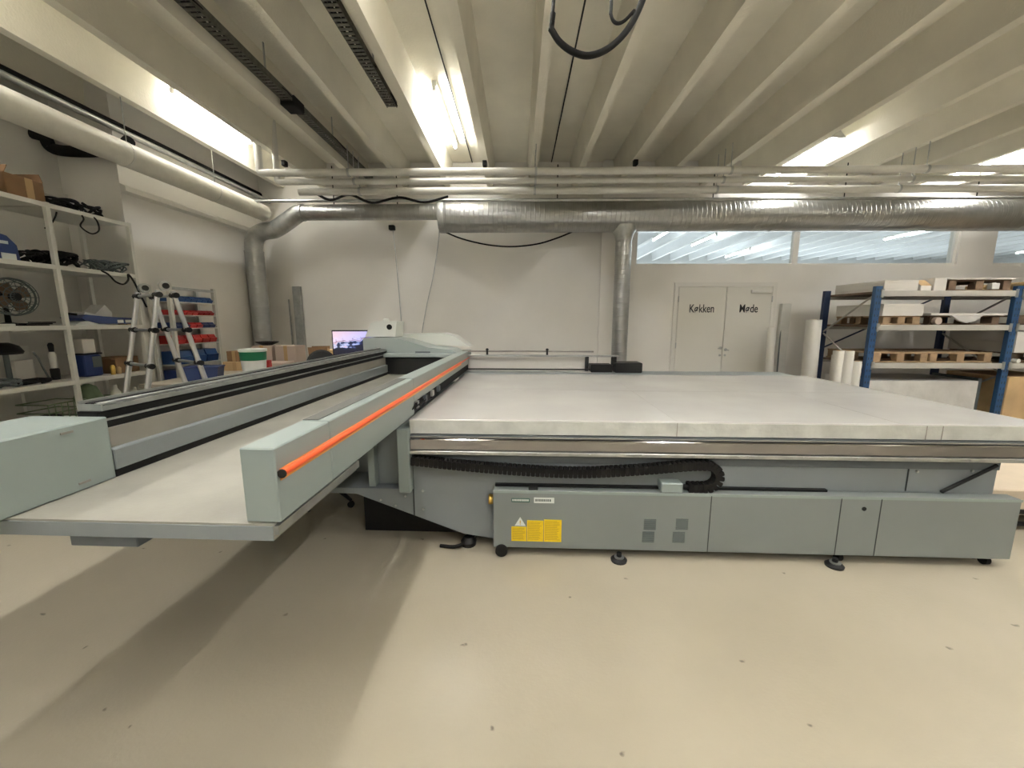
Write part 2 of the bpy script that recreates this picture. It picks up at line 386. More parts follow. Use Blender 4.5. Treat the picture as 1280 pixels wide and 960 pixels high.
# ------------------------------------------------------------------ pipes, ducts, trays
def hpipe(x0, y, z, r, riser=True, up=ZC, x1=XR):
    if riser: return MB().tube([(x0, y, up), (x0, y, z+.02), (x0+.01, y, z+.005), (x0+.03, y, z), (x1, y, z)], r, 14)
    return MB().tube([(x0, y, z), (x1, y, z)], r, 14)
pw = ((-3.36, 5.5, 3.425, .045, True, 'white pipe, front and highest of the horizontal run, turning up at its left end'),
      (-3.24, 5.68, 3.37, .038, True, 'white pipe directly behind the front one, with a short riser at its left end'),
      (-3.05, 5.86, 3.30, .048, False, 'white pipe, lowest and rearmost of the horizontal run'))
for (x, y, z, r, rs, lab) in pw:
    t = empty('water_pipe', (x, y, z), 0, lab, 'pipe', 'white pipes under the ceiling')
    o = MB((-x, -y, -z)); o.bm.free(); o = hpipe(x, y, z, r, rs); o.off = Vector((-x, -y, -z)); o.build('pipe_run', M['wpipe'], t, True)
    for cx in (-2.2, .22, 2.7, 5.15, 7.6):
        if cx > x:
            MB((-x, -y, -z)).box(cx-.004, cx+.004, y-.004, y+.004, z+r, 3.75).build('pipe_hanger', M['galv'], t)
            MB((-x, -y, -z)).lathe([(r+.006, cx-.015), (r+.006, cx+.015)], (0, y, z), 16, 'x').build('pipe_clamp', M['galv'], t, True)
t = tag(MB().tube([(-3.95, 6.25, 3.29), (9, 6.25, 3.29)], .022, 8).build('conduit', M['galv'], None, True), 'thin grey conduit running just above the round duct', 'pipe')
# hanging hooks / cabling mess between pipes and duct
tag(MB().tube(bez([(-2.95, 6.0, 3.36), (-2.7, 6.02, 3.24), (-2.4, 6.0, 3.30), (-2.1, 6.03, 3.2), (-1.7, 6.0, 3.26), (-1.35, 6.02, 3.2), (-1.0, 6.0, 3.27)], 8), .018, 6).build('cable', M['rubber'], None, True), 'dark cable sagging between the white pipes and the duct', 'cable')
# insulated pipe along left wall
t = empty('insulated_pipe', (-4.0, 2, 3.2), 0, 'thick white insulated pipe running along the left wall', 'pipe')
MB((4.0, -2, -3.2)).tube([(-4.0, YF+.02, 3.2), (-4.0, 6.55, 3.2)], .12, 20).build('pipe_run', M['wrap'], t, True)
for y in (1.9, 3.1, 4.3, 5.5):
    MB((4.0, -2, -3.2)).lathe([(.124, y-.012), (.124, y+.012)], (-4.0, 0, 3.2), 20, 'y').build('joint_band', M['wpipe'], t, True)
    MB((4.0, -2, -3.2)).tube([(-4.0, y+.05, 3.3), (-4.0, y+.05, ZC)], .005, 6).build('hanger_rod', M['galv'], t)
# second dark pipe above it
tag(MB().tube([(-4.38, YF+.02, 3.62), (-4.38, 7.1, 3.62)], .05, 12).build('dark_pipe', M['rubber'], None, True), 'dark pipe in the corner above the white insulated pipe', 'pipe')
tag(MB().tube([(-4.22, YF+.02, 3.52), (-4.22, 7.1, 3.52)], .03, 12).build('grey_pipe', M['galv'], None, True), 'slim grey pipe beside the dark corner pipe', 'pipe')
t = tag(MB().tube(bez([(-5.04, 4.42, 3.45), (-4.95, 4.45, 3.42), (-4.93, 4.5, 3.33), (-4.6, 4.5, 3.30), (-4.2, 4.48, 3.32), (-4.02, 4.4, 3.36)], 8), .055, 12).build('black_drain_pipe', M['rubber'], None, True), 'short black pipe bend crossing the top of the left pier', 'pipe')

# round duct
DY, DZ = 6.6, 3.14
t = empty('ventilation_duct', (0, DY, DZ), 0, 'galvanised round ventilation duct along the back wall with two drops', 'duct')
off = (0, -DY, -DZ)
MB(off).tube([(-1.17, DY, DZ), (XR, DY, DZ)], .235, 32).build('large_duct', M['duct_x'], t, True)
MB(off).lathe([(.13, -1.25), (.24, -1.24), (.243, -1.16), (.236, -1.15)], (0, DY, DZ), 32, 'x').build('reducer', M['galv'], t, True)
MB(off).tube([(-3.42, DY, 3.215), (-1.2, DY, 3.215)], .118, 24).build('small_duct', M['duct_x'], t, True)
p = bez([(-3.40, DY, 3.215), (-3.46, DY, 3.205), (-3.56, DY, 3.15), (-3.78, DY, 3.01), (-3.9, DY, 2.955), (-4.02, DY, 2.94), (-4.12, DY, 2.91), (-4.20, DY, 2.84), (-4.235, DY, 2.72), (-4.24, DY, 2.6)], 4)
MB(off).tube(p, .128, 24).build('elbow', M['galv'], t, True)
for q in ((-3.40, 3.215), (-3.84, 2.98)):
    MB(off).lathe([(.133, q[0]-.012), (.133, q[0]+.012)], (0, DY, q[1]), 24, 'x').build('joint_ring', M['galv'], t, True)
MB(off).tube([(-4.24, DY, 2.62), (-4.24, DY, 1.0)], .135, 24).build('left_drop', M['duct_z'], t, True)
MB(off).lathe([(.14, 2.60), (.14, 2.63)], (-4.24, DY, 0), 24).build('joint_ring', M['galv'], t, True)
MB(off).lathe([(.21, 2.99), (.19, 2.93), (.145, 2.86), (.128, 2.78)], (1.655, DY, 0), 24).build('saddle', M['galv'], t, True)
MB(off).tube([(1.655, DY, 2.8), (1.655, DY, .55)], .125, 24).build('right_drop', M['duct_z'], t, True)
for x in (-.2, 2.3, 3.9, 5.6, 7.6):
    MB(off).lathe([(.239, x-.01), (.239, x+.01)], (0, DY, DZ), 32, 'x').build('seam_ring', M['galv'], t, True)
for x in (-2.9, -1.9, .6, 3.0, 5.0, 7.0):
    MB(off).tube([(x, DY, DZ+.1), (x, DY, 3.9)], .008, 6).build('hanger_rod', M['rubber'], t)

# perforated cable trays
def tray(y0, y1, x, z, lab, seed):
    rnd = random.Random(seed)
    t = empty('cable_tray', (x, (y0+y1)/2, z), 0, lab, 'cable tray', 'cable trays along the ribs')
    ym = (y0+y1)/2
    b = MB()
    b.box(-.055, -.049, y0-ym, y1-ym, 0, .06); b.box(.049, .055, y0-ym, y1-ym, 0, .06)
    y = y0
    while y < y1-.04: b.box(-.055, .055, y-ym, y-ym+.03, 0, .005); y += .05
    b.build('tray_ladder', M['traymetal'], t)
    for k in range(6):
        pts = [(-.045+.018*k+rnd.uniform(-.012, .012), y0-ym+(y1-y0)*j/40, .012+rnd.uniform(0, .05)) for j in range(41)]
        MB().tube(pts, .010, 6).build('cable', M['rubber'], t, True)
    y = y0+.6
    while y < y1:
        MB().box(-.004, .004, y-ym-.01, y-ym+.01, .05, ZC-z).build('hanger_strap', M['galv'], t); y += 1.4
    return t
tray(-2, 6.9, -2.42, 3.80, 'perforated cable tray with dark cables beside the third rib from the left lamp', 1)
tray(-2, 4.75, -1.38, 3.82, 'shorter cable tray ending between the ribs left of the middle lamp', 2)
tag(MB().box(-2.50, -2.34, 4.55, 4.75, 3.76, 3.86, .01).build('junction_box', M['rubber']), 'dark junction box clamped under the long cable tray', 'box')
tag(MB().tube([(-.77, YF, ZC-.01), (-.77, 7.1, ZC-.01)], .007, 8).build('ceiling_cable', M['fabric'], None, True), 'thin dark cable on the ceiling beside the middle lamp', 'cable')
tag(MB().tube([(.54, YF, ZC-.01), (.54, 7.1, ZC-.01)], .008, 8).build('ceiling_cable', M['fabric'], None, True), 'thin cable on the ceiling behind the hanging black hose', 'cable')
for (x, y, lab) in ((-3.3, 6.0, 'small dark bracket at the ribs near the pipe risers'), (-.48, 6.05, 'small dark clamp under the rib right of the middle lamp'), (1.635, 6.05, 'small dark clamp at the rib end above the right duct drop')):
    tag(MB().box(x-.03, x+.03, y-.04, y+.04, 3.68, 3.76, .008).build('rib_clamp', M['rubber']), lab, 'clamp')

# hanging black hose overhead
t = empty('hanging_hose', (.25, 1.5, 2.4), 0, 'black hose and cable looping down from the ceiling overhead', 'hose')
o = (-.25, -1.5, -2.4)
MB(o).tube(bez([(.105, 1.5, 2.49), (.135, 1.5, 2.45), (.18, 1.5, 2.42), (.235, 1.5, 2.408), (.30, 1.5, 2.43), (.36, 1.5, 2.485), (.405, 1.5, 2.57), (.44, 1.5, 2.7), (.47, 1.5, 3.2), (.48, 1.5, ZC)], 10), .0105, 10).build('hose', M['black'], t, True)
MB(o).tube(bez([(.112, 1.5, ZC), (.114, 1.5, 3.2), (.116, 1.5, 2.7), (.113, 1.5, 2.57), (.107, 1.5, 2.5)], 10), .006, 8).build('cable', M['black'], t, True)
MB(o).tube([(.112, 1.5, 2.535), (.106, 1.5, 2.485)], .009, 8).build('connector', M['rubber'], t, True)
MB(o).tube(bez([(.31, 1.5, ZC), (.305, 1.5, 3.0), (.303, 1.5, 2.58), (.303, 1.5, 2.53), (.318, 1.5, 2.505), (.345, 1.5, 2.508), (.38, 1.5, 2.54)], 10), .0055, 8).build('cable', M['black'], t, True)

# cords on back wall
t = empty('wall_cord', (-2.1, YB-.03, 3.1), 0, 'grey cord dropping from a black wall socket on the back wall', 'cord')
o = (2.1, -YB+.03, -3.1)
MB(o).tube(bez([(-2.14, YB-.03, 3.10), (-2.11, YB-.03, 2.6), (-2.08, YB-.03, 2.0), (-2.05, YB-.05, 1.4), (-2.0, YB-.08, .9)], 8), .009, 6).build('lead', M['galv'], t, True)
MB(o).box(-2.2, -2.1, YB-.08, YB, 3.05, 3.13, .01).build('plug', M['black'], t)
tag(MB().tube(bez([(-1.34, YB-.05, 3.16), (-1.36, YB-.04, 2.9), (-1.47, YB-.04, 2.3), (-1.6, YB-.04, 1.8), (-1.7, YB-.05, 1.3), (-1.72, YB-.05, .9)], 8), .008, 6).build('wall_cord', M['galv'], None, True), 'grey cord slanting down the back wall, right of the socket cord', 'cord')
tag(MB().tube(bez([(-1.19, 6.62, 2.93), (-.9, 6.64, 2.82), (-.5, 6.65, 2.73), (-.1, 6.65, 2.70), (.3, 6.65, 2.74), (.62, 6.64, 2.83), (.88, 6.62, 2.93)], 8), .012, 6).build('slack_cable', M['rubber'], None, True), 'slack cable sagging below the round duct on the back wall', 'cable')

# ------------------------------------------------------------------ the flatbed printer (machine frame turned 1.6 degrees)
TH = R(-1.6); MC = Vector((.9, 3.3, 0))
rc = Matrix.Rotation(TH, 4, 'Z') @ MC
pr = empty('flatbed_printer', rc, TH, 'large grey-green flatbed printer with long flat table and gantry bridge on its left', 'printer')
def mb(): return MB(-MC)
# table
mb().box(-.78, 3.20, 2.5, 4.75, .803, .90, .004).build('table_top', M['bed'], pr)
tb = mb().box(-.775, 3.195, 2.493, 2.4995, .806, .893).build('table_edge', M['bededge'], pr)
for x in (.934, 2.441, 2.535):
    mb().box(x-.002, x+.002, 2.490, 2.494, .806, .893).build('joint', M['olive'], tb)
b = mb()
for (x, w) in ((.934, .003), (2.30, .002)): b.box(x-w/2, x+w/2, 2.51, 4.74, .8995, .9006)
b.box(-.77, 3.19, 3.62, 3.622, .8995, .9006)
b.build('sheet_joints', M['olive'], pr)
# front rail
rl = mb().box(-.785, 3.30, 2.47, 2.56, .700, .776, .006).build('front_rail', M['steel'], pr)
mb().box(-.785, 3.30, 2.485, 2.58, .778, .800).build('rail_channel', M['mdark'], rl)
mb().box(-.785, 3.30, 2.478, 2.56, .785, .790).build('rail_lip', M['olive'], rl)
mb().box(-.785, 3.30, 2.465, 2.56, .672, .697, .003).build('rail_lower_lip', M['galv'], rl)
for i in range(12):
    mb().lathe([(.008, 2.458), (.008, 2.466)], (-.6+i*.33, 0, .684), 10, 'y').build('bolt', M['galv'], rl)
# base chassis
bs = mb().prism([(-.775, .675), (-.775, .222), (-.44, .096), (-.2, .06), (2.93, .06), (2.93, .675)], 'y', 2.52, 4.6).build('base', M['mgrey'], pr)
mb().box(-.774, 2.93, 2.508, 2.522, .61, .672).build('upper_cover', M['mdark'], bs)
mb().box(2.395, 2.401, 2.516, 2.521, .46, .61).build('panel_joint', M['seam'], bs)
for (x, z) in ((2.45, .59), (2.78, .60), (-.71, .40), (-.71, .27)): mb().lathe([(.008, 2.512), (.008, 2.522)], (x, 0, z), 10, 'y').build('bolt', M['galv'], bs)
mb().box(-.777, -.771, 2.514, 2.522, .22, .675).build('corner_joint', M['seam'], bs)
# gantry foot (left of the table, below the bridge)
gf = mb().prism([(-1.95, .41), (-.775, .41), (-.775, .222), (-1.17, .37), (-1.95, .38)], 'y', 2.52, 4.5).build('gantry_foot', M['mgrey'], pr)
mb().box(-.852, -.772, 2.45, 4.5, .412, .845, .006).build('foot_column', M['mlight'], gf)
mb().box(-1.04, -.854, 2.60, 4.5, .412, .843).build('foot_panel', M['mgrey'], gf)
mb().box(-1.085, -1.042, 2.54, 3.2, .415, .843).build('foot_post', M['mlight'], gf)
mb().box(-1.9, -1.087, 2.8, 4.5, .415, .843).build('foot_rear_panel', M['mgrey'], gf)
for (x, z) in ((-1.0, .33), (-.9, .29), (-.83, .36)): mb().lathe([(.007, 2.512), (.007, 2.521)], (x, 0, z), 8, 'y').build('bolt', M['galv'], gf)
# front cabinet
cf = mb().box(-.23, 3.01, 2.43, 2.519, .055, .452, .006).build('front_cabinet', M['mcab'], pr)
for x in (1.152, 1.944, 2.184): mb().box(x-.0022, x+.0022, 2.4275, 2.431, .06, .44).build('panel_joint', M['seam'], cf)
mb().box(-.23, 3.01, 2.4285, 2.4305, .436, .452).build('top_fold', M['mlight'], cf)
for (x, z, s) in ((.779, .262, 0), (.98, .268, 1), (.772, .155, 0), (.965, .158, 1)):
    v = mb()
    if s: v.lathe([(.036, 2.4268), (.036, 2.4305)], (x, 0, z-.02 if z > .2 else z), 20, 'y')
    w = .038
    v2 = z-.02 if z > .2 else z
    for k in range(8): v.box(x-w, x+w, 2.4272, 2.4305, v2-.038+k*.0095, v2-.038+k*.0095+.0062)
    v.build('vent_grille', M['vent'], cf)
mb().lathe([(.013, 2.426), (.013, 2.431)], (2.085, 0, .375), 16, 'y').build('lock_hole', M['black'], cf)
# labels
lb = mb(); lb.box(-.11, -.012, 2.4268, 2.4305, .105, .205); lb.box(-.008, .098, 2.4268, 2.4305, .105, .25); lb.box(.102, .215, 2.4268, 2.4305, .105, .258)
lb = lb.build('warning_label', M['yellow'], cf); lb['label'] = 'yellow warning stickers'
rnd = random.Random(3)
for (x0, x1, z1) in ((-.10, -.022, .195), (.002, .088, .238), (.112, .205, .246)):
    z = .118; b = mb(); b.box(x0-.003, x0-.0015, 2.4262, 2.4269, .112, z1+.004)
    while z < z1:
        b.box(x0-.002, x1-rnd.uniform(0, .02), 2.4262, 2.4269, z, z+.0035); z += .0085
    b.build('label_print', M['yline'], lb)
b = mb(); b.prism([(-.088, .212), (-.018, .212), (-.053, .272)], 'y', 2.4268, 2.4305); wt = b.build('warning_triangle', M['wlabel'], cf)
b = mb(); b.box(-.056, -.050, 2.4262, 2.4269, .228, .25); b.box(-.056, -.050, 2.4262, 2.4269, .219, .224); b.build('warning_mark', M['yline'], wt)
g = mb().box(-.11, .008, 2.4268, 2.4305, .375, .402).build('name_plate', M['glabel'], cf); g['label'] = 'dark green name plate'
b = mb(); x = -.104
for w in (.006, .003, .008, .007, .008, .008, .006, .008, .008, .007, .008): b.box(x, x+w, 2.4262, 2.4269, .383, .396); x += w+.0028
b.build('plate_print', M['wlabel'], g)
g = mb().box(.035, .165, 2.4268, 2.4305, .372, .408).build('name_plate', M['wlabel'], cf); g['label'] = 'white name plate'
b = mb(); x = .044
for w in (.009, .008, .009, .010, .009, .008, .009, .01): b.box(x, x+w, 2.4262, 2.4269, .383, .399); x += w+.004
b.build('plate_print', M['vent'], g)
mb().box(.0, .06, 2.44, 2.48, .452, .468, .003).build('latch', M['black'], cf)
mb().lathe([(.03, -.262), (.035, -.255), (.03, -.232)], (0, 2.475, .37), 16, 'x').build('side_knob', M['brass'], cf, True)
# slot line for the chain and its ledge
mb().box(-.22, 1.90, 2.492, 2.518, .453, .468).build('chain_track', M['black'], pr)
mb().box(.84, .975, 2.435, 2.515, .453, .517, .006).build('chain_anchor', M['mlight'], pr)
# energy chain
def path_pts():
    up = bez([(-.765, 2.5, .632), (-.4, 2.5, .598), (0, 2.5, .572), (.35, 2.5, .565), (.7, 2.5, .590), (1.0, 2.5, .622), (1.12, 2.5, .628)], 14)
    arc = [Vector((1.13+.075*math.cos(a), 2.5, .553+.075*math.sin(a))) for a in [PI/2-PI*k/14 for k in range(1, 15)]]
    low = [Vector((1.13-.02*k, 2.5, .478)) for k in range(1, 8)]
    return up+arc+low
pp = path_pts(); ln = [0]
for a, c in zip(pp, pp[1:]): ln.append(ln[-1]+(c-a).length)
b = mb(); s = 0; link = .030; j = 0
while s < ln[-1]-link:
    def at(t):
        k = 0
        while k < len(ln)-2 and ln[k+1] < t: k += 1
        f = (t-ln[k])/(ln[k+1]-ln[k]); return pp[k].lerp(pp[k+1], f)
    a, c = at(s), at(s+link); d = (c-a).normalized(); ang = math.atan2(d.z, d.x)
    m = (a+c)/2; rt = Matrix.Rotation(-ang, 3, 'Y')
    b.box(m.x-link*.46, m.x+link*.46, 2.446, 2.452, m.z-.026, m.z+.026, rot=rt)
    b.box(m.x-link*.46, m.x+link*.46, 2.503, 2.509, m.z-.026, m.z+.026, rot=rt)
    o_ = rt @ Vector((0, 0, .024)); b.box(m.x+o_.x-link*.30, m.x+o_.x+link*.30, 2.444, 2.511, m.z+o_.z-.004, m.z+o_.z+.004, rot=rt)
    b.box(m.x-o_.x-link*.30, m.x-o_.x+link*.30, 2.444, 2.511, m.z-o_.z-.004, m.z-o_.z+.004, rot=rt)
    s += link
ch = b.build('cable_chain', M['rubber'], pr)
mb().tube([p_+Vector((0, -.02, 0)) for p_ in pp], .017, 8).build('chain_cable', M['black'], ch, True)
mb().tube([(2.60, 2.50, .465), (2.86, 2.50, .62), (2.90, 2.50, .645)], .011, 8).build('gas_strut', M['black'], pr, True)
# feet and casters
for (x, y) in ((.585, 2.40), (1.93, 2.40)):
    f = mb()
    f.lathe([(.05, 0), (.052, .012), (.038, .025), (.016, .03), (.016, .056)], (x, y, 0), 20)
    ft = f.build('levelling_foot', M['black'], pr, True)
    mb().lathe([(.03, .0251), (.032, .033)], (x, y-.004, 0), 12).build('foot_nut', M['galv'], ft, True)
mb().lathe([(.02, 2.405), (.040, 2.408), (.040, 2.426), (.02, 2.429)], (-.175, 0, .0405), 24, 'y').build('caster', M['rubber'], pr, True)
for (x, y) in ((2.0, 2.47), (2.9, 2.47)):
    w = mb().lathe([(.015, -.016), (.029, -.014), (.029, .014), (.015, .016)], (x, y, .0295), 20, 'x').build('caster', M['rubber'], pr, True)
for y in (2.9, 4.3):
    for x in (-.3, 1.2, 2.8): mb().box(x-.08, x+.08, y-.08, y+.08, 0, .055, .01).build('support_foot', M['black'], pr)
# bridge floor plate
mb().box(-1.2, 2.85, 2.70, 4.4, .004, .33).build('under_shade_block', M['black'], pr)  # black block added to deepen the shade under the machine
pl = mb().prism([(-2.35, 1.136), (-.80, 1.136), (-.80, 1.74), (-.90, 1.80), (-.90, 5.0), (-2.35, 5.0)], 'z', .846, .90).build('bridge_plate', M['plate'], pr)
mb().box(-2.35, -.80, 1.1315, 1.136, .846, .893).build('plate_front_edge', M['mgrey'], pl)
mb().box(-.80, -.785, 1.14, 1.74, .862, .892).build('plate_side_edge', M['galv'], pl)
mb().box(-1.50, -1.27, 1.08+.07, 1.4, .80, .846, .003).build('mounting_bracket', M['mdark'], pr)
mb().box(-1.85, -1.0, 1.6, 4.9, .79, .846).build('bridge_underframe', M['mdark'], pr)
# front beam
fb = mb().box(-.888, -.777, 1.14, 1.478, .903, 1.145, .004).build('front_beam', M['mlight'], pr)
mb().box(-.888, -.777, 1.482, 2.62, .903, 1.146, .004).build('beam_section', M['mlight'], fb)
mb().box(-.888, -.777, 2.62, 5.32, .985, 1.150, .004).build('beam_section', M['mlight'], fb)
mb().box(-.884, -.822, 1.486, 3.3, 1.147, 1.149).build('top_strip', M['darkstrip'], fb)
mb().box(-.884, -.80, 1.2, 5.2, .902, .928).build('lower_rail', M['mdark'], fb)
mb().box(-.880, -.785, 2.62, 5.2, .915, .986).build('brush_strip', M['rubber'], fb)
s_ = mb().box(-.7765, -.774, 1.158, 4.5, 1.036, 1.074).build('stripe_backing', M['amber'], fb)
mb().tube([(-.766, 1.150, 1.062), (-.766, 4.2, 1.066), (-.768, 5.2, 1.068)], .0135, 10, radii=[.0115, .0095, .003]).build('bumper_tube', M['orange'], fb, True)['label'] = 'orange bumper tube'
mb().lathe([(.0142, 1.146), (.0142, 1.152)], (-.764, 0, 1.062), 12, 'y').build('bumper_end', M['black'], fb)
for k in range(4):
    y = 2.65+k*.22; mb().box(-.80, -.762, y, y+.05, .935, .985, .004).build('roller_bracket', M['mdark' if k % 2 else 'galv'], fb)
b = mb(); rnd = random.Random(5)
for k in range(9): 
    y = 2.55+k*.03; b.tube([(-.77, y, .95), (-.745-rnd.random()*.02, y+.02, .965+rnd.random()*.02), (-.77, y+.05, .94)], .004, 6)
b.build('cable_clips', M['black'], fb)
# rear beam
bx = mb().box(-1.99, -1.672, .98, 1.476, .902, 1.155, .005).build('rear_beam_box', M['mlight'], pr)
bx['label'] = 'pale grey-green end box of the rear beam'
for (y, z) in ((1.33, 1.13), (1.36, .93)): mb().box(-1.674, -1.669, y-.02, y+.02, z-.004, z+.004).build('label_tick', M['olive'], bx)
rb = mb().box(-1.80, -1.705, 1.478, 5.1, .902, 1.10).build('rear_beam', M['olive'], pr)
mb().box(-1.709, -1.672, 1.48, 4.63, .932, 1.018, .004).build('inner_rail', M['mgrey'], rb)
mb().box(-1.709, -1.678, 1.48, 4.63, .902, .930).build('rail_shadow_gap', M['black'], rb)
mb().box(-1.80, -1.715, 1.48, 5.0, 1.10, 1.165).build('rail_channel', M['black'], rb)
mb().box(-1.716, -1.706, 1.48, 4.63, 1.130, 1.138).build('guide_rail', M['galv'], rb)
mb().box(-1.80, -1.705, 1.48, 5.0, 1.165, 1.172).build('beam_cap', M['rubber'], rb)
tr = mb(); tr.box(-1.80, -1.705, 1.49, 5.0, 1.173, 1.177); tr.box(-1.805, -1.798, 1.49, 5.0, 1.173, 1.212); tr.box(-1.71, -1.704, 1.49, 5.0, 1.173, 1.192); tr.box(-1.805, -1.704, 1.488, 1.494, 1.173, 1.20)
y = 1.53
while y < 5: tr.box(-1.80, -1.707, y, y+.035, 1.1765, 1.187); y += .13
tr = tr.build('beam_cable_tray', M['galv'], rb)
for k in range(2): mb().tube([(-1.78+.04*k, 1.5, 1.196), (-1.775+.04*k, 3, 1.197), (-1.78+.04*k, 4.9, 1.196)], .008, 6).build('tray_cable', M['galv' if k == 1 else 'rubber'], tr, True)
# carriage at the far end of the bridge
cg = mb().box(-1.73, -.895, 4.66, 5.2, .902, 1.105, .01).build('carriage', M['black'], pr)
mb().box(-1.75, -.89, 4.62, 5.2, 1.105, 1.15, .008).build('carriage_rim', M['cover'], cg)
mb().prism([(-1.99, 1.12), (-1.99, 1.325), (-1.66, 1.33), (-1.52, 1.31), (-1.36, 1.26), (-1.2, 1.215), (-.93, 1.19), (-.86, 1.15), (-.9, 1.12)], 'y', 4.72, 5.15).build('carriage_cover', M['cover'], cg)
mb().prism([(-1.72, 1.25), (-1.66, 1.362), (-1.12, 1.372), (-.98, 1.34), (-.78, 1.20)], 'y', 5.16, 5.5).build('rear_hood', M['cream'], cg)
hb = mb().prism([(-2.02, 1.335), (-1.94, 1.50), (-1.88, 1.525), (-1.62, 1.525), (-1.64, 1.335)], 'y', 4.86, 5.16).build('head_housing', M['cream'], cg)
mb().lathe([(.033, 4.852), (.033, 4.861)], (-1.71, 0, 1.455), 18, 'y').build('sensor_window', M['black'], hb)
mb().lathe([(.035, 1.525), (.035, 1.545), (.02, 1.56)], (-1.79, 4.98, 0), 14).build('beacon', M['cream'], hb, True)
mb().box(-1.90, -1.87, 4.70, 4.72, 1.14, 1.19, .003).build('emergency_button', M['black'], cg)
mb().box(-1.36, -1.18, 4.712, 4.722, 1.14, 1.17).build('cover_slot', M['mdark'], cg)
# rear guide rails behind the table
rr = mb().box(-.85, 1.10, 5.00, 5.03, 1.085, 1.108, .003).build('rear_guide_rail', M['galv'], pr)
mb().box(-.85, .80, 5.03, 5.07, 1.14, 1.158, .002).build('rear_upper_rail', M['olive'], rr)
for x in (-.53, .22): mb().lathe([(.013, 1.11), (.013, 1.165), (.022, 1.17), (.012, 1.19)], (x, 5.0, 0), 10).build('rail_knob', M['black'], rr, True)
mb().box(-.85, .75, 4.9, 4.96, .90, .915).build('rear_lip', M['galv'], rr)
mb().box(-.85, .75, 4.96, 4.98, .925, .94).build('rear_slot', M['black'], rr)
mb().box(-.85, .72, 5.075, 5.09, .9, 1.09).build('rear_panel', M['board'], rr)
mb().box(-.85, 3.1, 4.75, 5.1, .5, .899).build('rear_base', M['mgrey'], pr)
mb().box(.70, .735, 4.98, 5.08, .90, 1.09).build('rail_stop', M['black'], rr)
mb().box(.76, 1.02, 4.95, 5.15, .90, .995, .006).build('drive_box', M['black'], rr)
mb().box(1.05, 1.38, 4.92, 5.18, .90, 1.02, .008).build('motor_box', M['black'], rr)
mb().box(1.02, 1.08, 5.0, 5.05, .99, 1.10).build('motor_bracket', M['rubber'], rr)

# cables behind the cabinet and black star base under the bridge
tag(MB().tube(bez([(-.53, 2.52, .012), (-.42, 2.50, .02), (-.33, 2.55, .04), (-.27, 2.60, .07), (-.24, 2.66, .1)], 8), .012, 8).build('floor_cable', M['rubber'], None, True), 'black cable lying on the floor by the left end of the low cabinet', 'cable')
tag(MB().lathe([(.05, 0), (.055, .03), (.03, .06)], (-.34, 2.56, 0), 16).build('rubber_foot', M['black'], None, True), 'round black foot on the floor behind the loose cable', 'foot')
st = empty('wheeled_base', (-1.60, 3.28, 0), 0, 'black wheeled star base on the floor under the bridge', 'stool base')
for k in range(5):
    a = 2*PI*k/5+PI*.1+.25; dx, dy = math.cos(a), math.sin(a)
    MB().tube([(dx*.02, dy*.02, .10), (dx*.28, dy*.28, .065)], .017, 8, radii=[.022, .013]).build('leg', M['black'], st, True)
    MB().lathe([(.012, -.014), (.027, -.012), (.027, .012), (.012, .014)], (dx*.28, dy*.28, .027), 14, 'y').build('caster', M['rubber'], st, True)
MB().lathe([(.03, .08), (.028, .14), (.016, .15), (.016, .40)], (0, 0, 0), 12).build('column', M['black'], st, True)
MB().lathe([(.14, .40), (.17, .42), (.17, .46), (.14, .48)], (0, 0, 0), 20).build('seat', M['fabric'], st, True)

# ------------------------------------------------------------------ left shelving
SX, SB = -4.2, -4.72
ys = (2.2, 2.95, 3.69, 4.45)
zs = (2.565, 2.03, 1.487,   .975, .60)
sh = empty('shelving_unit', (-4.45, 3.3, 0), 0, 'pale grey metal shelving unit along the left wall', 'shelf')
o = (4.45, -3.3, 0)
for y in ys:
    for x in (SX, SB):
        b = MB(o); b.box(x-.018, x+.018, y-.018, y+.018, 0, 2.57, .002); b.build('upright', M['shelf'], sh)
for z in zs:
    for a, c in zip(ys, ys[1:]):
        b = MB(o); b.box(SB-.01, SX+.006, a+.02, c-.02, z-.03, z, .003); b.box(SX+.006, SX+.016, a+.0, c-.0, z-.04, z+.0, .001); b.build('shelf_board', M['shelf'], sh)
def cable_heap(name, x0, x1, y0, y1, z, n, r, m, lab, cat='cable', seed=1, h=.07):
    rnd = random.Random(seed); b = MB()
    for k in range(n):
        cx, cy = rnd.uniform(x0, x1), rnd.uniform(y0, y1); ra = rnd.uniform(.05, .10)
        pts = [(min(max(cx+ra*1.2*math.cos(t*.5+k), x0-.03), x1+.03), min(max(cy+ra*1.5*math.sin(t*.5+k), y0-.05), y1+.05), z+r+abs(math.sin(t*.31+k))*h) for t in range(0, 18)]
        b.tube(bez(pts, 3), r, 6)
    return tag(b.build(name, m, None, True), lab, cat)
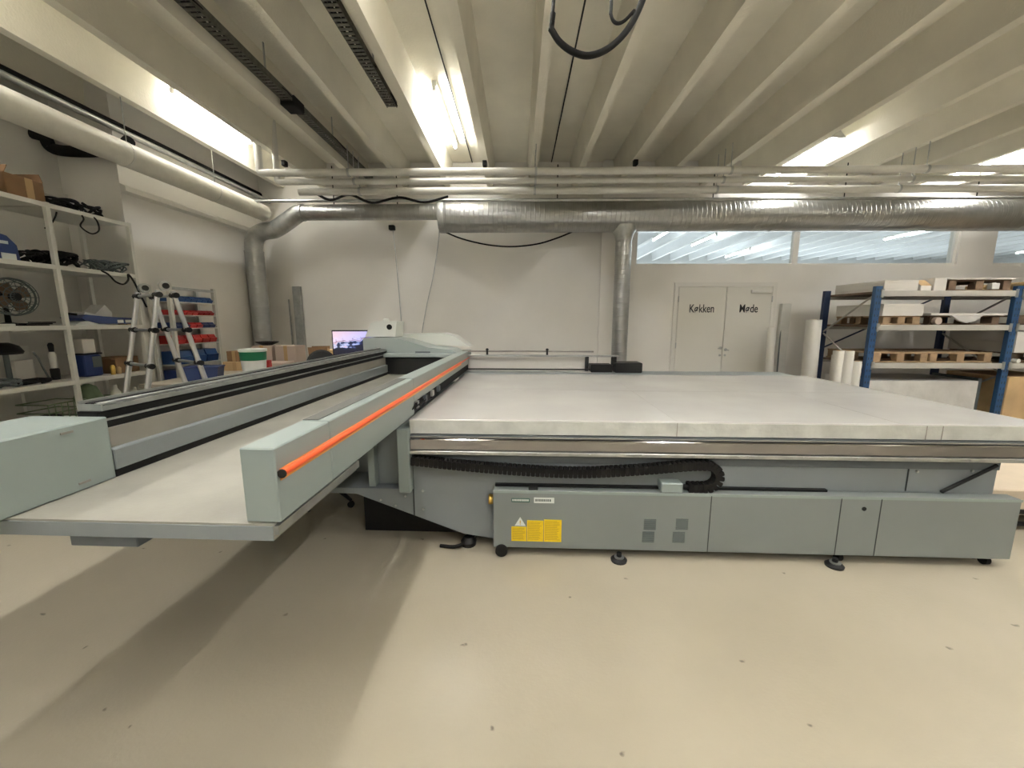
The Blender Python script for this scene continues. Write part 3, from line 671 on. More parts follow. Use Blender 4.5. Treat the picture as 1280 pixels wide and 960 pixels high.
# top shelf
t = empty('cardboard_box', (-4.42, 3.62, 2.565), R(4), 'open brown cardboard box on the top shelf', 'box')
MB().box(-.14, .14, -.15, .15, 0, .19, .004).build('box_body', M['card'], t)
MB().box(.1405, .1425, .0, .06, 0, .19).build('tape', M['tape'], t)
b = MB(); b.box(-.14, .14, -.006, .0, 0, .07, rot=None); f = b.build('flap', M['card'], t); f.location = (0, .15, .19); f.rotation_euler = (R(20), 0, 0)
b = MB(); b.box(-.14, .14, 0, .006, 0, .07); f = b.build('flap', M['card'], t); f.location = (0, -.15, .19); f.rotation_euler = (R(-25), 0, 0)
cable_heap('cable_coil', -4.6, -4.35, 3.95, 4.25, 2.566, 7, .012, M['rubber'], 'heap of black cables on the top shelf, right of the cardboard box', seed=2, h=.11)
tag(MB().tube(bez([(-4.3, 3.78, 2.57), (-4.28, 3.85, 2.62), (-4.29, 3.92, 2.60), (-4.24, 3.97, 2.58), (-4.17, 3.97, 2.5), (-4.17, 3.93, 2.42), (-4.17, 4.02, 2.37), (-4.17, 4.10, 2.42), (-4.175, 4.09, 2.52), (-4.25, 4.06, 2.58)], 6), .007, 6).build('cable_loop', M['rubber'], None, True), 'thin cable loop hanging below the top shelf', 'cable')
tag(MB().tube(bez([(-4.3, 3.74, 2.36), (-4.3, 3.79, 2.40), (-4.3, 3.84, 2.48), (-4.3, 3.86, 2.53)], 6), .007, 6).build('cable_end', M['rubber'], None, True), 'short cable end behind the middle upright, below the top shelf', 'cable')
# second shelf
t = empty('tool_bag', (-4.42, 3.33, 2.03), 0, 'blue tool bag with white patches on the second shelf', 'bag')
MB().prism([(-.20, 0), (.20, 0), (.19, .14), (.13, .21), (.03, .235), (-.10, .235), (-.2, .15)], 'x', -.10, .10).build('bag_body', M['blue'], t)
MB().box(.101, .104, -.16, .02, .01, .09).build('patch', M['white'], t); MB().box(.101, .104, .07, .17, .015, .065).build('patch', M['wlabel'], t)
MB().box(.101, .104, .03, .13, .14, .165).build('patch', M['wlabel'], t)
MB().tube(bez([(0, -.1, .23), (0, -.06, .27), (0, .04, .27), (0, .08, .22)], 6), .012, 8).build('bag_handle', M['black'], t, True)
cable_heap('cable_coil', -4.5, -4.32, 3.60, 3.66, 2.031, 3, .008, M['rubber'], 'loose black cable coil on the second shelf, left of the middle upright', seed=11, h=.10)
cable_heap('cable_coil', -4.5, -4.33, 3.80, 3.92, 2.031, 9, .014, M['rubber'], 'thick black cable bundle on the second shelf, right of the middle upright', seed=4, h=.12)
cable_heap('cable_coil', -4.42, -4.25, 4.16, 4.36, 2.031, 10, .007, M['vent'], 'tangle of grey wires at the right end of the second shelf', seed=5, h=.10)
tag(MB().tube(bez([(-4.2, 4.05, 2.04), (-4.17, 4.12, 2.0), (-4.16, 4.18, 1.93), (-4.16, 4.26, 1.91), (-4.16, 4.32, 1.96), (-4.17, 4.34, 2.02), (-4.16, 4.38, 1.95), (-4.15, 4.43, 1.8), (-4.15, 4.48, 1.68)], 6), .009, 6).build('hanging_wire', M['rubber'], None, True), 'dark wire hanging off the right end of the second shelf', 'cable')
# third shelf: fan, bits, blue case
t = empty('desk_fan', (-4.42, 3.50, 1.487), R(84), 'dark metal fan with round cage on the third shelf', 'fan')
b = MB()
for rr_ in (.155, .125, .09, .05): b.tube([(rr_*math.cos(a), -.04-.03*(1-rr_/.155), .25+rr_*math.sin(a)) for a in [2*PI*k/28 for k in range(29)]], .004, 6, False)
for rr_ in (.155, .09): b.tube([(rr_*math.cos(a), .05+.03*(1-rr_/.155), .25+rr_*math.sin(a)) for a in [2*PI*k/28 for k in range(29)]], .004, 6, False)
for k in range(16):
    a = 2*PI*k/16; b.tube([(.03*math.cos(a), -.07, .25+.03*math.sin(a)), (.155*math.cos(a), -.04, .25+.155*math.sin(a)), (.155*math.cos(a), .05, .25+.155*math.sin(a)), (.03*math.cos(a), .08, .25+.03*math.sin(a))], .0022, 5)
b.tube([(.158*math.cos(a), 0, .25+.158*math.sin(a)) for a in [2*PI*k/28 for k in range(29)]], .008, 6, False)
b.build('cage', M['vent'], t, True)
for k in range(4):
    a = 2*PI*k/4+.5; ca, sa = math.cos(a), math.sin(a)
    b = MB(); q = [(.02, -.03), (.11, -.05), (.13, .02), (.10, .055), (.02, .03)]
    b.prism([(u*ca-v*sa, .25+u*sa+v*ca) for u, v in q], 'y', -.006, .002); b.build('blade', M['wood_dark'], t)
MB().lathe([(.035, -.045), (.035, .02), (.055, .03), (.055, .15), (.03, .17)], (0, 0, .25), 16, 'y').build('motor', M['black'], t, True)
MB().lathe([(.10, 0), (.10, .012), (.02, .03), (.015, .2)], (0, .09, 0), 20).build('stand', M['rubber'], t, True)
b = MB(); rnd = random.Random(8)
for k in range(3): b.box(-4.32+.02*k, -4.27+.02*k, 3.36+.05*k, 3.62+.01*k, 1.4875+.012*k, 1.498+.012*k, .003)
tag(b.build('tool_strip', M['rubber']), 'dark flat tool lying on the third shelf beside the fan', 'tool')
tag(MB().box(-4.32, -4.22, 3.16, 3.33, 1.4875, 1.505, .003).build('paper_stack', M['white']), 'white papers in front of the fan on the third shelf', 'paper')
t = empty('flat_case', (-4.33, 4.17, 1.5), R(-3), 'flat blue plastic case with white labels on the third shelf', 'case')
MB().prism([(-.30, .06), (-.27, .035), (-.14, 0), (.20, 0), (.20, .06), (-.1, .075), (-.25, .09)], 'x', -.12, .11).build('case_body', M['blue'], t)
MB().box(.1105, .113, .03, .09, .01, .04).build('label', M['white'], t); MB().box(.1105, .113, .11, .18, .01, .04).build('label', M['white'], t)
MB().tube(bez([(.0, -.33, .085), (.02, -.36, .10), (.04, -.28, .09)], 5), .012, 6).build('case_handle', M['rubber'], t, True)
tag(MB().prism([(3.80, 1.487), (4.10, 1.487), (4.06, 1.52), (3.95, 1.535), (3.84, 1.51)], 'x', -4.40, -4.24).build('plastic_bag', M['wlabel']), 'crumpled clear bag under the flat blue case', 'bag')
tag(MB().prism([(4.05, 1.487), (4.38, 1.487), (4.40, 1.62), (4.33, 1.70), (4.22, 1.60), (4.12, 1.62)], 'x', -4.62, -4.47).build('plastic_wrap', M['sheet']), 'crumpled pale plastic wrap behind the flat blue case', 'bag')
tag(MB().box(-4.34, -4.23, 4.31, 4.40, 1.487, 1.535, .004).build('small_carton', M['card2']), 'small tan carton at the right end of the third shelf', 'box')
# fourth shelf
t = empty('desk_lamp', (-4.4, 3.36, .975), 0, 'small black mushroom-shaped lamp on the fourth shelf', 'lamp')
MB().lathe([(.10, .27), (.11, .29), (.085, .34), (.03, .37)], (0, 0, 0), 20).build('lamp_shade', M['black'], t, True)
MB().lathe([(.05, 0), (.05, .02), (.018, .04), (.018, .27)], (0, 0, 0), 14).build('lamp_stem', M['vent'], t, True)
tag(MB().box(-4.62, -4.56, 3.42, 3.66, .975, 1.30, .003).build('panel_board', M['shelf']), 'pale board leaning at the back of the fourth shelf', 'board')
tag(MB().box(-4.50, -4.44, 3.44, 3.58, .975, 1.18, .003).build('white_carton', M['board']), 'small white carton before the pale board on the fourth shelf', 'box')
tag(MB().tube([(-4.4, 3.56, 1.25), (-4.4, 3.59, 1.19), (-4.39, 3.60, 1.12), (-4.38, 3.63, .99)], .007, 8).build('bent_tool', M['vent'], None, True), 'thin bent grey tool standing on the fourth shelf', 'tool')
t = empty('spray_bottle', (-4.42, 3.72, .975), 0, 'white spray bottle with black cap and base beside the middle upright', 'bottle')
MB().lathe([(.032, 0), (.034, .1), (.02, .115)], (0, 0, 0), 14).build('bottle_base', M['black'], t, True)
MB().lathe([(.026, .11), (.028, .24), (.012, .27)], (0, 0, 0), 14).build('bottle_body', M['white'], t, True)
MB().lathe([(.018, .265), (.022, .33), (.012, .35)], (0, 0, 0), 12).build('bottle_cap', M['black'], t, True)
cable_heap('cable_coil', -4.42, -4.26, 3.08, 3.28, .976, 8, .009, M['vent'], 'heap of grey cables at the left of the fourth shelf', seed=9, h=.05)
cable_heap('cable_coil', -4.40, -4.27, 3.40, 3.52, .976, 4, .010, M['rubber'], 'flat dark cable coil at the middle of the fourth shelf', seed=10, h=.02)
t = empty('grey_canister', (-4.36, 3.96, .975), 0, 'dark blue canister with grey front on the fourth shelf', 'canister')
MB().box(-.08, .08, -.09, .08, 0, .22, .02, seg=2).build('canister_body', M['blue'], t)
MB().box(-.082, .082, -.1, .09, .22, .235, .004).build('canister_rim', M['black'], t)
MB().box(.0805, .083, -.02, .07, .09, .20).build('canister_label', M['vent'], t)
tag(MB().box(-4.43, -4.30, 3.89, 4.01, 1.21, 1.35, .004).build('white_carton', M['board']), 'white carton stacked on the blue canister', 'box')
t = empty('cardboard_box', (-4.38, 4.27, .975), 0, 'brown cardboard box on the fourth shelf behind the ladder', 'box')
MB().box(-.12, .12, -.12, .14, 0, .17, .004).build('box_body', M['card'], t); MB().box(-.12, .12, -.16, -.12, .15, .16).build('flap', M['card'], t)
for k, (y, h_) in enumerate(((4.09, .10), (4.15, .075))):
    tag(MB().lathe([(.02, 0), (.022, h_*.8), (.012, h_)], (-4.24, y, .975), 12).build('small_jar', M['card2' if k else 'brass'], None, True), ('taller' if k == 0 else 'shorter')+' small yellowish jar before the cardboard box on the fourth shelf', 'jar')
# lowest visible shelf / bench with clutter
rnd = random.Random(21)
for k in range(5):
    x, y = -4.36+.005*k, 2.52+.24*k
    ob = MB().prism([(-.10, 0), (.10, 0), (.08, .055), (.0, .08), (-.07, .05)], 'y', -.105, .105).build('dark_offcut', M['rubber'])
    ob.location = (x, y, .6005); ob.rotation_euler = (0, 0, rnd.uniform(-.15, .15))
    tag(ob, ('leftmost', 'second from left', 'middle', 'fourth from left', 'rightmost')[k]+' dark offcut on the bottom shelf of the shelving', 'offcut', 'dark offcuts on the bottom shelf')
t = empty('wire_crate', (-4.42, 3.66, .60), 0, 'green-grey wire crate on the bottom shelf left of the middle upright', 'crate')
b = MB()
for z in (0.01, .09, .17): b.tube([(-.15, -.17, z), (.15, -.17, z), (.15, .15, z), (-.15, .15, z), (-.15, -.17, z)], .006, 6)
for k in range(7): b.tube([(.15, -.17+.053*k, 0), (.15, -.17+.053*k, .17)], .004, 5)
b.build('crate_wires', M['dgreen'], t)
tag(MB().lathe([(.03, .0), (.08, .05), (.11, .16), (.07, .27), (.02, .30)], (-4.36, 3.92, .60), 16).build('green_sack', M['dgreen'], None, True), 'dull green sack on the bottom shelf right of the middle upright', 'sack')
for k, (y, h_, lab) in enumerate(((4.12, .26, 'tall white bottle on the bottom shelf beside the green sack'), (4.33, .2, 'shorter white bottle on the bottom shelf by the ladder'))):
    tag(MB().lathe([(.04, 0), (.042, h_*.7), (.02, h_*.85), (.018, h_)], (-4.28, y, .60), 14).build('white_bottle', M['white'], None, True), lab, 'bottle')
cable_heap('cable_coil', -4.45, -4.3, 4.2, 4.3, .601, 5, .012, M['dgreen'], 'greenish hose coil between the white bottles on the bottom shelf', seed=12, h=.12)

# ------------------------------------------------------------------ ladder
t = empty('folding_ladder', (-3.17, 3.52, 0), 0, 'aluminium telescopic folding ladder with black collars standing open', 'ladder')
A = Vector((-.19, .11, 0)); Bq = Vector((.19, -.11, 0)); wd = Vector((.23, .39, 0)).normalized()
top = 1.84
for sgn in (-1, 1):
    tops = [q + wd*sgn*.05 + Vector((0, 0, top-.06)) for q in (A, Bq)]
    bots = [q + wd*sgn*.40 + (q.normalized()*.03) for q in (A, Bq)]
    for a, c in zip(tops, bots):
        for k in range(6):
            p0, p1 = a.lerp(c, k/6.), a.lerp(c, (k+1)/6.)
            MB().tube([p0, p1], .0185+.0015*k, 12).build('rail_section', M['alu'], t, True)
    for k in range(0, 6):
        f = .02+k*.165
        pa, pb = tops[0].lerp(bots[0], f), tops[1].lerp(bots[1], f)
        MB().tube([pa, pb], .013, 8).build('rung', M['galv'], t, True)
        for q, dd in ((pa, (pb-pa).normalized()), (pb, (pb-pa).normalized())):
            MB().tube([q-dd*.05, q+dd*.05], .0235, 8).build('collar', M['black'], t, True)
    for c in bots: MB().lathe([(.032, 0), (.032, .03), (.026, .05)], c, 12).build('rubber_foot', M['black'], t, True)
for q in (A, Bq):
    d = q.normalized(); pts = [q+Vector((0, 0, top-.02))-d*.02, q+Vector((0, 0, top-.02))+d*.02]
    MB().tube(pts, .042, 16).build('hinge', M['galv'], t, True)
    MB().tube([pts[0]-d*.008, pts[1]+d*.008], .025, 12).build('hinge_knob', M['black'], t, True)

# ------------------------------------------------------------------ bin rack against the left pier
t = empty('bin_rack', (-4.22, 5.12, 0), 0, 'pale metal rack holding rows of small blue and red bins', 'rack')
o = (4.22, -5.12, 0)
for y in (4.76, 5.46):
    for x in (-4.12, -4.36): MB(o).box(x-.02, x+.02, y-.02, y+.02, 0, 1.95).build('upright', M['shelf'], t)
MB(o).box(-4.14, -4.10, 4.78, 5.44, 1.90, 1.93).build('top_rail', M['galv'], t)
rows = ((1.76, 'bblue', 7, .07), (1.60, 'red', 7, .06), (1.44, 'blue', 6, .07), (1.25, 'red', 5, .10), (1.0, 'bblue', 3, .16), (.78, 'blue', 3, .15))
ORD = ('first', 'second', 'third', 'fourth', 'fifth', 'sixth', 'seventh')
names = {1.76: 'top', 1.60: 'second', 1.44: 'third', 1.25: 'fourth', 1.0: 'fifth', .78: 'lowest'}
for (z, m, n, h_) in rows:
    MB(o).box(-4.36, -4.10, 4.78, 5.44, z-.012, z, .002).build('tray', M['shelf'], t)
    w = .64/n
    for k in range(n):
        mm = M[m]
        if z == 1.44 and k in (2, 3): mm = M['red']
        yy = 4.79+w*(k+.5)
        e_ = MB(); hw = w*.45
        e_.prism([(-.12, 0), (.10, 0), (.12, h_*.55), (.10, h_*.6), (.08, h_), (-.12, h_)], 'y', -hw, hw)
        ob = e_.build('parts_bin', mm); ob.location = (-4.225, yy, z+.0005)
        cn = 'red' if mm == M['red'] else 'blue'
        tag(ob, f'small {cn} bin, {ORD[k]} from the left, {names[z]} row of the bin rack', 'bin', 'parts bins in the rack')

# ------------------------------------------------------------------ packing bench and clutter behind the bridge
bn = empty('packing_bench', (-3.45, 5.3, 0), 0, 'packing bench along the far left covered with boxes', 'table')
o = (3.45, -5.3, 0)
MB(o).box(-4.05, -2.85, 4.15, 6.35, .82, .86, .004).build('bench_top', M['bench'], bn)
for x in (-3.98, -2.97):
    for y in (4.22, 6.28): MB(o).box(x-.03, x+.03, y-.03, y+.03, 0, .82).build('leg', M['galv'], bn)
bk = empty('plastic_bucket', (-3.05, 4.55, .86), 0, 'white plastic bucket with dark green band on the packing bench', 'bucket')
MB().lathe([(.11, 0), (.135, .32), (.143, .325), (.143, .345), (.13, .35)], (0, 0, 0), 28).build('bucket_body', M['white'], bk, True)
MB().lathe([(.1305, .225), (.1375, .322)], (0, 0, 0), 28).build('bucket_band', M['green'], bk, True)
MB().lathe([(.144, .335), (.144, .352), (.10, .355)], (0, 0, 0), 28).build('bucket_lid', M['wlabel'], bk, True)
def carton(x, y, z, w, d, h, rz, lab, m='card', flaps=False):
    t = empty('cardboard_box', (x, y, z), rz, lab, 'box')
    MB().box(-w/2, w/2, -d/2, d/2, 0, h, .003).build('box_body', M[m], t)
    MB().box(-.025, .025, -d/2-.0015, -d/2, 0, h).build('tape', M['tape'], t)
    if flaps:
        for s in (-1, 1):
            f = MB().box(-w/2, w/2, -.002, .002, 0, d*.45).build('flap', M[m], t); f.location = (0, s*d/2, h); f.rotation_euler = (R(-s*18), 0, 0)
    return t
carton(-3.86, 5.5, .86, .30, .34, .12, .1, 'low brown box at the left of the packing bench', 'card2')
carton(-3.86, 5.5, .9805, .22, .24, .14, -.15, 'smaller brown box stacked on the low box by the duct', 'card')
carton(-3.28, 5.35, .86, .34, .3, .12, .05, 'shallow pale carton behind the white bucket', 'wrapc' if 'wrapc' in M else 'pinkish')
carton(-3.30, 5.75, .86, .30, .26, .32, 0, 'pale carton beneath the black tray on the packing bench', 'pinkish')
tag(MB().lathe([(.06, 1.18), (.15, 1.225), (.15, 1.235), (.05, 1.20)], (-3.63, 5.75, 0), 20).build('black_tray', M['black'], None, True), 'black shallow dish under the left duct drop', 'dish')
carton(-3.64, 5.75, .86, .28, .26, .32, .02, 'pale carton holding the black dish', 'pinkish')
carton(-3.03, 6.05, .86, .26, .24, .18, .3, 'open brown box with raised lid in front of the back wall', 'card', True)
carton(-2.96, 6.28, .86, .2, .2, .22, .0, 'tall narrow brown box beside the open one', 'card2')
t = empty('storage_bin', (-3.62, 4.52, .86), R(20), 'dark blue storage bin at the front of the packing bench', 'bin')
MB().prism([(-.15, 0), (.15, 0), (.17, .14), (-.17, .14)], 'y', -.11, .11).build('bin_body', M['blue'], t)
MB().box(-.18, .18, -.12, .12, .14, .155, .004).build('bin_rim', M['blue'], t)
tag(MB().box(-3.2, -3.13, 4.95, 5.02, .86, 1.04, .01).build('red_carton', M['red']), 'small red container right of the bucket on the packing bench', 'box')
tag(MB().box(-3.93, -3.79, 7.05, 7.11, 0, 2.12, .006).build('metal_channel', M['galv']), 'tall grey metal channel standing against the back wall beside the duct', 'profile')
tag(MB().tube([(-4.02, 7.08, 0), (-4.02, 7.08, 1.9)], .012, 8).build('thin_rod', M['galv'], None, True), 'thin rod between the left duct drop and the metal channel', 'rod')
# computer desk, monitor, chair
dk = empty('computer_desk', (-2.35, 5.6, 0), 0, 'narrow desk carrying the monitor behind the bridge', 'table')
o = (2.35, -5.6, 0)
MB(o).box(-2.8, -2.12, 5.3, 5.95, .86, .89, .004).build('desk_top', M['bench'], dk)
for x in (-2.75, -2.17):
    for y in (5.35, 5.9): MB(o).box(x-.02, x+.02, y-.02, y+.02, 0, .86).build('leg', M['galv'], dk)
mo = empty('computer_monitor', (-2.245, 5.45, .89), R(6), 'computer monitor showing a pink and blue mountain picture', 'monitor')
MB().box(-.285, .285, -.015, .025, .165, .515, .008).build('monitor_case', M['black'], mo)
MB().box(-.268, .268, -.0175, -.0155, .185, .498).build('screen', M['screen'], mo)
MB().box(-.025, .025, .025, .045, .012, .3).build('monitor_stand', M['black'], mo)
MB().box(-.12, .12, -.07, .1, 0, .012, .003).build('monitor_base', M['black'], mo)
cr_ = empty('office_chair', (-2.36, 4.75, 0), R(15), 'black office chair whose round backrest shows above the bridge', 'chair')
b = MB(); b.lathe([(.02, -.035), (.15, -.03), (.17, 0), (.15, .03), (.02, .035)], (0, 0, 1.02), 24, 'y'); b.build('backrest', M['fabric'], cr_, True)
MB().box(-.22, .22, -.05, .38, .46, .53, .03, seg=3).build('seat', M['fabric'], cr_)
MB().box(-.02, .02, -.02, .0, .48, .95).build('back_support', M['black'], cr_)
MB().lathe([(.03, .1), (.025, .3), (.02, .46)], (0, .17, 0), 12).build('column', M['black'], cr_, True)
for k in range(5):
    a = 2*PI*k/5; MB().tube([(0, .17, .10), (.26*math.cos(a), .17+.26*math.sin(a), .07)], .015, 8).build('leg', M['black'], cr_, True)
    MB().lathe([(.01, -.014), (.027, -.012), (.027, .012), (.01, .014)], (.26*math.cos(a), .17+.26*math.sin(a), .027), 14, 'y').build('caster', M['rubber'], cr_, True)

# ------------------------------------------------------------------ pallet rack on the right
RX = (4.84, 6.70, 8.56); RY0, RY1 = 5.6, 6.5
rk = empty('pallet_rack', (6.7, 6.05, 0), 0, 'blue pallet rack with pale beams along the right of the back wall', 'rack')
o = (-6.7, -6.05, 0)
def slot_mat():
    m = M['rackblue'].copy(); m.name = 'rack_blue_slotted'; nt = m.node_tree; N = nt.nodes.new; Lk = nt.links.new
    b = nt.nodes['Principled BSDF']; src = b.inputs['Base Color'].links[0].from_socket
    tc = N('ShaderNodeTexCoord'); sp = N('ShaderNodeSeparateXYZ'); Lk(tc.outputs['Object'], sp.inputs[0])
    def mth(op, a, v):
        n = N('ShaderNodeMath'); n.operation = op; Lk(a, n.inputs[0])
        if hasattr(v, 'links'): Lk(v, n.inputs[1])
        else: n.inputs[1].default_value = v
        return n.outputs[0]
    ax = mth('ABSOLUTE', sp.outputs['X'], 0); a = mth('GREATER_THAN', ax, .012); c = mth('LESS_THAN', ax, .026)
    z = mth('FRACT', mth('MULTIPLY', sp.outputs['Z'], 12.), 0); zz_ = mth('LESS_THAN', z, .4)
    f = mth('LESS_THAN', sp.outputs['Y'], -.0295)
    k = mth('MULTIPLY', mth('MULTIPLY', a, c), mth('MULTIPLY', zz_, f))
    mx = N('ShaderNodeMixRGB'); Lk(k, mx.inputs['Fac']); Lk(src, mx.inputs['Color1']); mx.inputs['Color2'].default_value = (.01, .015, .03, 1)
    Lk(mx.outputs['Color'], b.inputs['Base Color']); return m
M['slotted'] = slot_mat()
def post(x, y, m):
    q = MB().box(-.045, .045, -.03, .03, 0, 1.99, .004).build('upright', m, rk); q.location = (x-6.7, y-6.05, 0)
for i, x in enumerate(RX):
    post(x, RY0, M['slotted']); post(x, RY1, M['rackdark'])
    zz = (.25, .80, 1.35, 1.90)
    for k in range(3):
        a, c = (RY0, RY1) if k % 2 else (RY1, RY0)
        MB(o).tube([(x, a, zz[k]), (x, c, zz[k+1])], .014, 6).build('brace', M['brace'], rk)
levels = (1.93, 1.475, .955)
for i in range(2):
    x0, x1 = RX[i]+.045, RX[i+1]-.045
    for z in levels:
        for y, m in ((RY0-.01, 'beam'), (RY1+.01, 'beam')):
            MB(o).box(x0, x1, y-.022, y+.022, z-.075, z, .004).build('beam', M[m], rk)
        MB(o).box(x0, x1, RY0+.02, RY1-.02, z-.03, z-.002).build('deck', M['wood_dark'], rk)
        for x in (x0, x1):
            MB(o).box(x-.02, x+.02, RY0-.036, RY0-.03, z-.09, z+.02).build('beam_clip', M['galv'], rk)
def cross(x0, x1, z0, z1):
    MB(o).tube([(x0, RY1+.04, z0), (x1, RY1+.04, z1)], .013, 6).build('back_brace', M['rackdark'], rk)
cross(4.9, 6.6, 1.1, 1.9)
def pallet(x, y, z, w, d, h, lab, m='wood', rz=0):
    t = empty('pallet', (x, y, z), rz, lab, 'pallet')
    for k in range(5):
        yy = -d/2+d*(k+.5)/5
        MB().box(-w/2, w/2, yy-d*.075, yy+d*.075, h-.02, h, .002).build('deck_board', M[m], t)
    for s in (-1, 0, 1):
        MB().box(-w/2, w/2, s*(d/2-.05)-.045, s*(d/2-.05)+.045, 0, .018, .002).build('bottom_board', M[m], t)
        for u in (-1, 0, 1):
            MB().box(u*(w/2-.07)-.05, u*(w/2-.07)+.05, s*(d/2-.05)-.045, s*(d/2-.05)+.045, .018, h-.02, .003).build('block', M[m], t)
    return t
def stack(x, y, z, w, d, h, lab, cat='board stack', m='board', rz=0, n=5, name='board_stack'):
    t = empty(name, (x, y, z), rz, lab, cat)
    rnd = random.Random(int(x*97+z*31)); 
    for k in range(n):
        q = rnd.uniform(-.006, .006)
        MB().box(-w/2+q, w/2+q, -d/2+q, d/2+q, h*k/n+.0006, h*(k+1)/n, .001).build('layer', M[m], t)
    return t
# top level
t = stack(5.17, 6.05, 1.931, .45, .85, .14, 'white board stack at the left end of the rack top', n=4)
t = empty('open_carton', (5.33+.16, 5.75, 1.931), R(8), 'opened pale carton with raised flap on the rack top', 'box')
MB().box(-.08, .09, -.12, .2, 0, .07, .003).build('carton_body', M['board'], t)
f = MB().box(-.085, .085, -.002, .002, 0, .12).build('flap', M['card2'], t); f.location = (-.0, -.12, .07); f.rotation_euler = (R(-50), 0, 0)
tag(MB().box(5.60, 5.765, 5.62, 6.3, 1.931, 2.10, .003).build('white_carton', M['board']), 'pale block-shaped carton left of the dark pallet on the rack top', 'box')
pallet(6.21, 6.02, 1.931, .86, .8, .145, 'dark old pallet on the rack top', 'wood_dark')
tag(MB().box(5.775, 6.65, 5.6, 6.42, 2.077, 2.095, .002).build('cover_sheet', M['board']), 'thin pale sheet lying on the dark pallet on the rack top', 'board')
tag(MB().box(6.36, 6.46, 5.61, 5.625+.05, 1.95, 2.03, .004).build('white_tag', M['white']), 'small white carton tucked in the dark pallet on the rack top', 'box')
stack(7.25, 6.0, 1.931, .8, .8, .12, 'tan board stack on the rack top right of the dark pallet', m='card2', n=3)
# second level
pallet(5.24, 6.03, 1.476, .54, .82, .12, 'pale pallet under the white boards on the second rack level')
stack(5.24, 6.03, 1.597, .54, .82, .16, 'thick white board stack on the second rack level', n=6)
pallet(6.12, 6.05, 1.476, .98, .8, .125, 'dark pallet on the second rack level with pipes inside', 'wood_dark')
tag(MB().box(5.62, 6.62, 5.62, 6.46, 1.602, 1.632, .002).build('cover_sheet', M['board']), 'white sheet on the dark pallet of the second rack level', 'board')
tag(MB().prism([(5.86, 1.60), (6.28, 1.60), (6.20, 1.53), (6.08, 1.50), (5.98, 1.53)], 'y', 5.585, 5.62).build('plastic_wrap', M['sheet']), 'torn clear plastic hanging before the dark pallet', 'bag')
for k in range(2):
    pass
tag(MB().lathe([(.045, 5.585), (.05, 5.59), (.05, 5.64), (.03, 5.645)], (5.705, 0, 1.527), 16, 'y').build('foam_roll', M['pinkish'], None, True), 'pinkish roll end in front of the dark pallet', 'roll')
# third level
pallet(5.31, 6.05, .956, .78, .85, .14, 'empty wooden pallet at the left of the third rack level')
pallet(6.13, 6.05, .956, .88, .85, .14, 'empty wooden pallet at the right of the third rack level', 'wood')
# second bay
pallet(7.35, 6.05, 1.476, 1.1, .8, .13, 'dark pallet in the right bay of the second rack level', 'wood_dark')
pallet(7.35, 6.05, .956, 1.1, .8, .14, 'dark pallet carrying the white crate in the right rack bay', 'wood_dark')
stack(7.36, 6.02, 1.097, 1.14, .86, .29, 'big white box on the pallet in the right rack bay', cat='box', n=2, name='white_crate')
for k, x in enumerate((6.86, 7.05)):
    tag(MB().lathe([(.028, 5.575), (.028, 5.6), (.028, 5.645)], (x, 0, .985), 12, 'y').build('white_tube', M['white'], None, True), ('left' if k == 0 else 'right')+' white tube end in the pallet below the white box', 'tube')
# bottom
pallet(5.68, 6.05, 0, 1.5, .85, .14, 'pallet on the floor under the wrapped sheets')
t = tag(MB().box(4.93, 6.44, 5.63, 6.46, .141, .70, .012, seg=2).build('wrapped_sheets', M['sheet']), 'large film-wrapped white sheet stack under the third rack level', 'stack')
t = empty('cardboard_crate', (7.25, 6.0, 0), 0, 'tall light cardboard crate at the floor of the right rack bay', 'box')
MB().box(-.47, .47, -.42, .40, .0, .76, .006).build('crate_body', M['card2'], t)
MB().box(-.47, .47, -.4215, -.42, .1, .16).build('tape', M['tape'], t)
tag(MB().box(6.56, 6.62, 5.75, 6.4, 0, .72, .004).build('grey_board', M['vent']), 'grey board standing between the wrapped sheets and the cardboard crate', 'board')

# rolls and profiles leaning by the door
def roll(x, y, h, r, lab, lean=0, m='paper', name='paper_roll', leany=.0):
    t = empty(name, (x, y, 0), 0, lab, 'roll')
    n = 24; b = MB(); z0 = r*math.sin(abs(lean)+abs(leany))+.001
    b.lathe([(r, 0), (r, h), (r*.45, h), (r*.45, h-.05)], (0, 0, z0), n); q = b.build('roll_body', M[m], t, True)
    MB().lathe([(r*.46, h-.048), (r*.46, h+.004), (r*.38, h+.004)], (0, 0, z0), n).build('roll_core', M['card2'], t, True)
    t.rotation_euler = (leany, lean, 0)
    return t
roll(4.36, 6.0, 1.54, .10, 'tallest thick white roll standing left of the blue rack', 0, leany=-.03)
roll(4.30, 5.44, 1.13, .062, 'middle-height white roll standing before the rack, left of a pair', 0)
roll(4.435, 5.44, 1.13, .062, 'middle-height white roll standing before the rack, right of a pair', 0)
roll(4.56, 5.44, .99, .055, 'shortest white roll beside the blue rack post', 0)
roll(4.50, 5.75, 1.05, .04, 'slim grey-white roll in the gap behind the pair of rolls', 0, 'board')
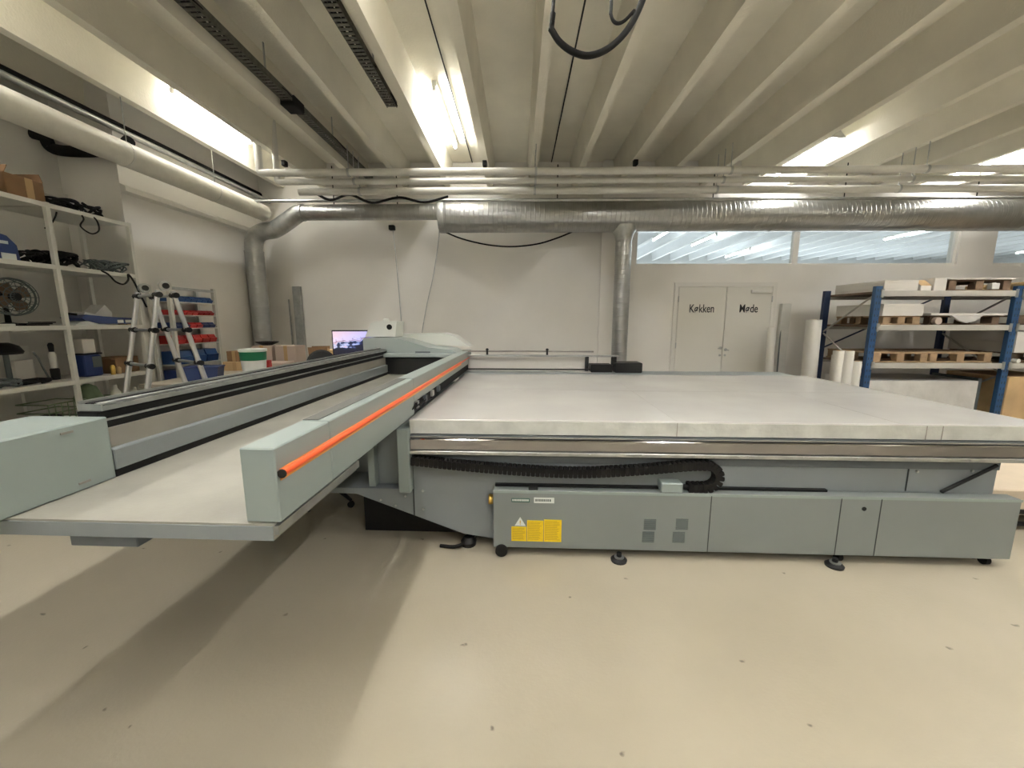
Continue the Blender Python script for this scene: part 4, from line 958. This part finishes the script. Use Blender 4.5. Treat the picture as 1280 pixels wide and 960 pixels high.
roll(4.13, 6.55, 1.42, .06, 'slim white roll leaning by the door, left of the thick roll', .02, leany=-.10)
tag(MB().box(4.52, 4.68, 7.05, 7.12, 0, 1.82, .004).build('wall_board', M['shelf']), 'tall narrow board standing against the wall between door and rack', 'board')
tag(MB().tube([(4.50, 6.95, 0), (4.55, 7.09, 1.72)], .012, 8).build('thin_rod', M['vent'], None, True), 'thin dark rod leaning beside the tall narrow board', 'rod')
# something pale on the floor past the printer's right end, with two dark bars
t = empty('flat_trolley', (4.35, 2.85, 0), R(-4), 'low beige platform with dark bars past the right end of the printer', 'trolley')
MB().box(-1.0, .8, -.05, .9, .10, .30, .01).build('platform', M['beige'], t)
MB().box(-1.02, .8, -.07, -.05, .12, .15).build('side_bar', M['black'], t)
MB().box(-1.04, .8, -.08, -.05, .03, .055).build('side_bar', M['black'], t)
for x in (-.9, .7):
    for y in (.05, .8): MB().lathe([(.02, -.015), (.05, -.013), (.05, .013), (.02, .015)], (x, y, .05), 16, 'x').build('wheel', M['rubber'], t, True)

# ------------------------------------------------------------------ world, camera, view
w = bpy.data.worlds.new('world'); bpy.context.scene.world = w; w.use_nodes = True
w.node_tree.nodes['Background'].inputs['Color'].default_value = (.8, .85, 1, 1); w.node_tree.nodes['Background'].inputs['Strength'].default_value = .05
cam = bpy.data.cameras.new('camera'); co = bpy.data.objects.new('camera', cam); C.objects.link(co)
F = 500.; pitch = math.atan(79/F); yaw = math.atan(8/F*math.cos(pitch)); ROLL = R(.0)
cam.sensor_width = 36; cam.lens = 36*F/1280; cam.clip_start = .02; cam.clip_end = 100
co.location = (0, 0, 1.53)
co.rotation_euler = (Matrix.Rotation(yaw, 3, 'Z') @ Matrix.Rotation(PI/2-pitch, 3, 'X') @ Matrix.Rotation(ROLL, 3, 'Z')).to_euler()
sc = bpy.context.scene; sc.camera = co
sc.view_settings.view_transform = 'Standard'; sc.view_settings.look = 'None'; sc.view_settings.gamma = 1
sc.view_settings.use_curve_mapping = False; sc.view_settings.exposure = 1.25
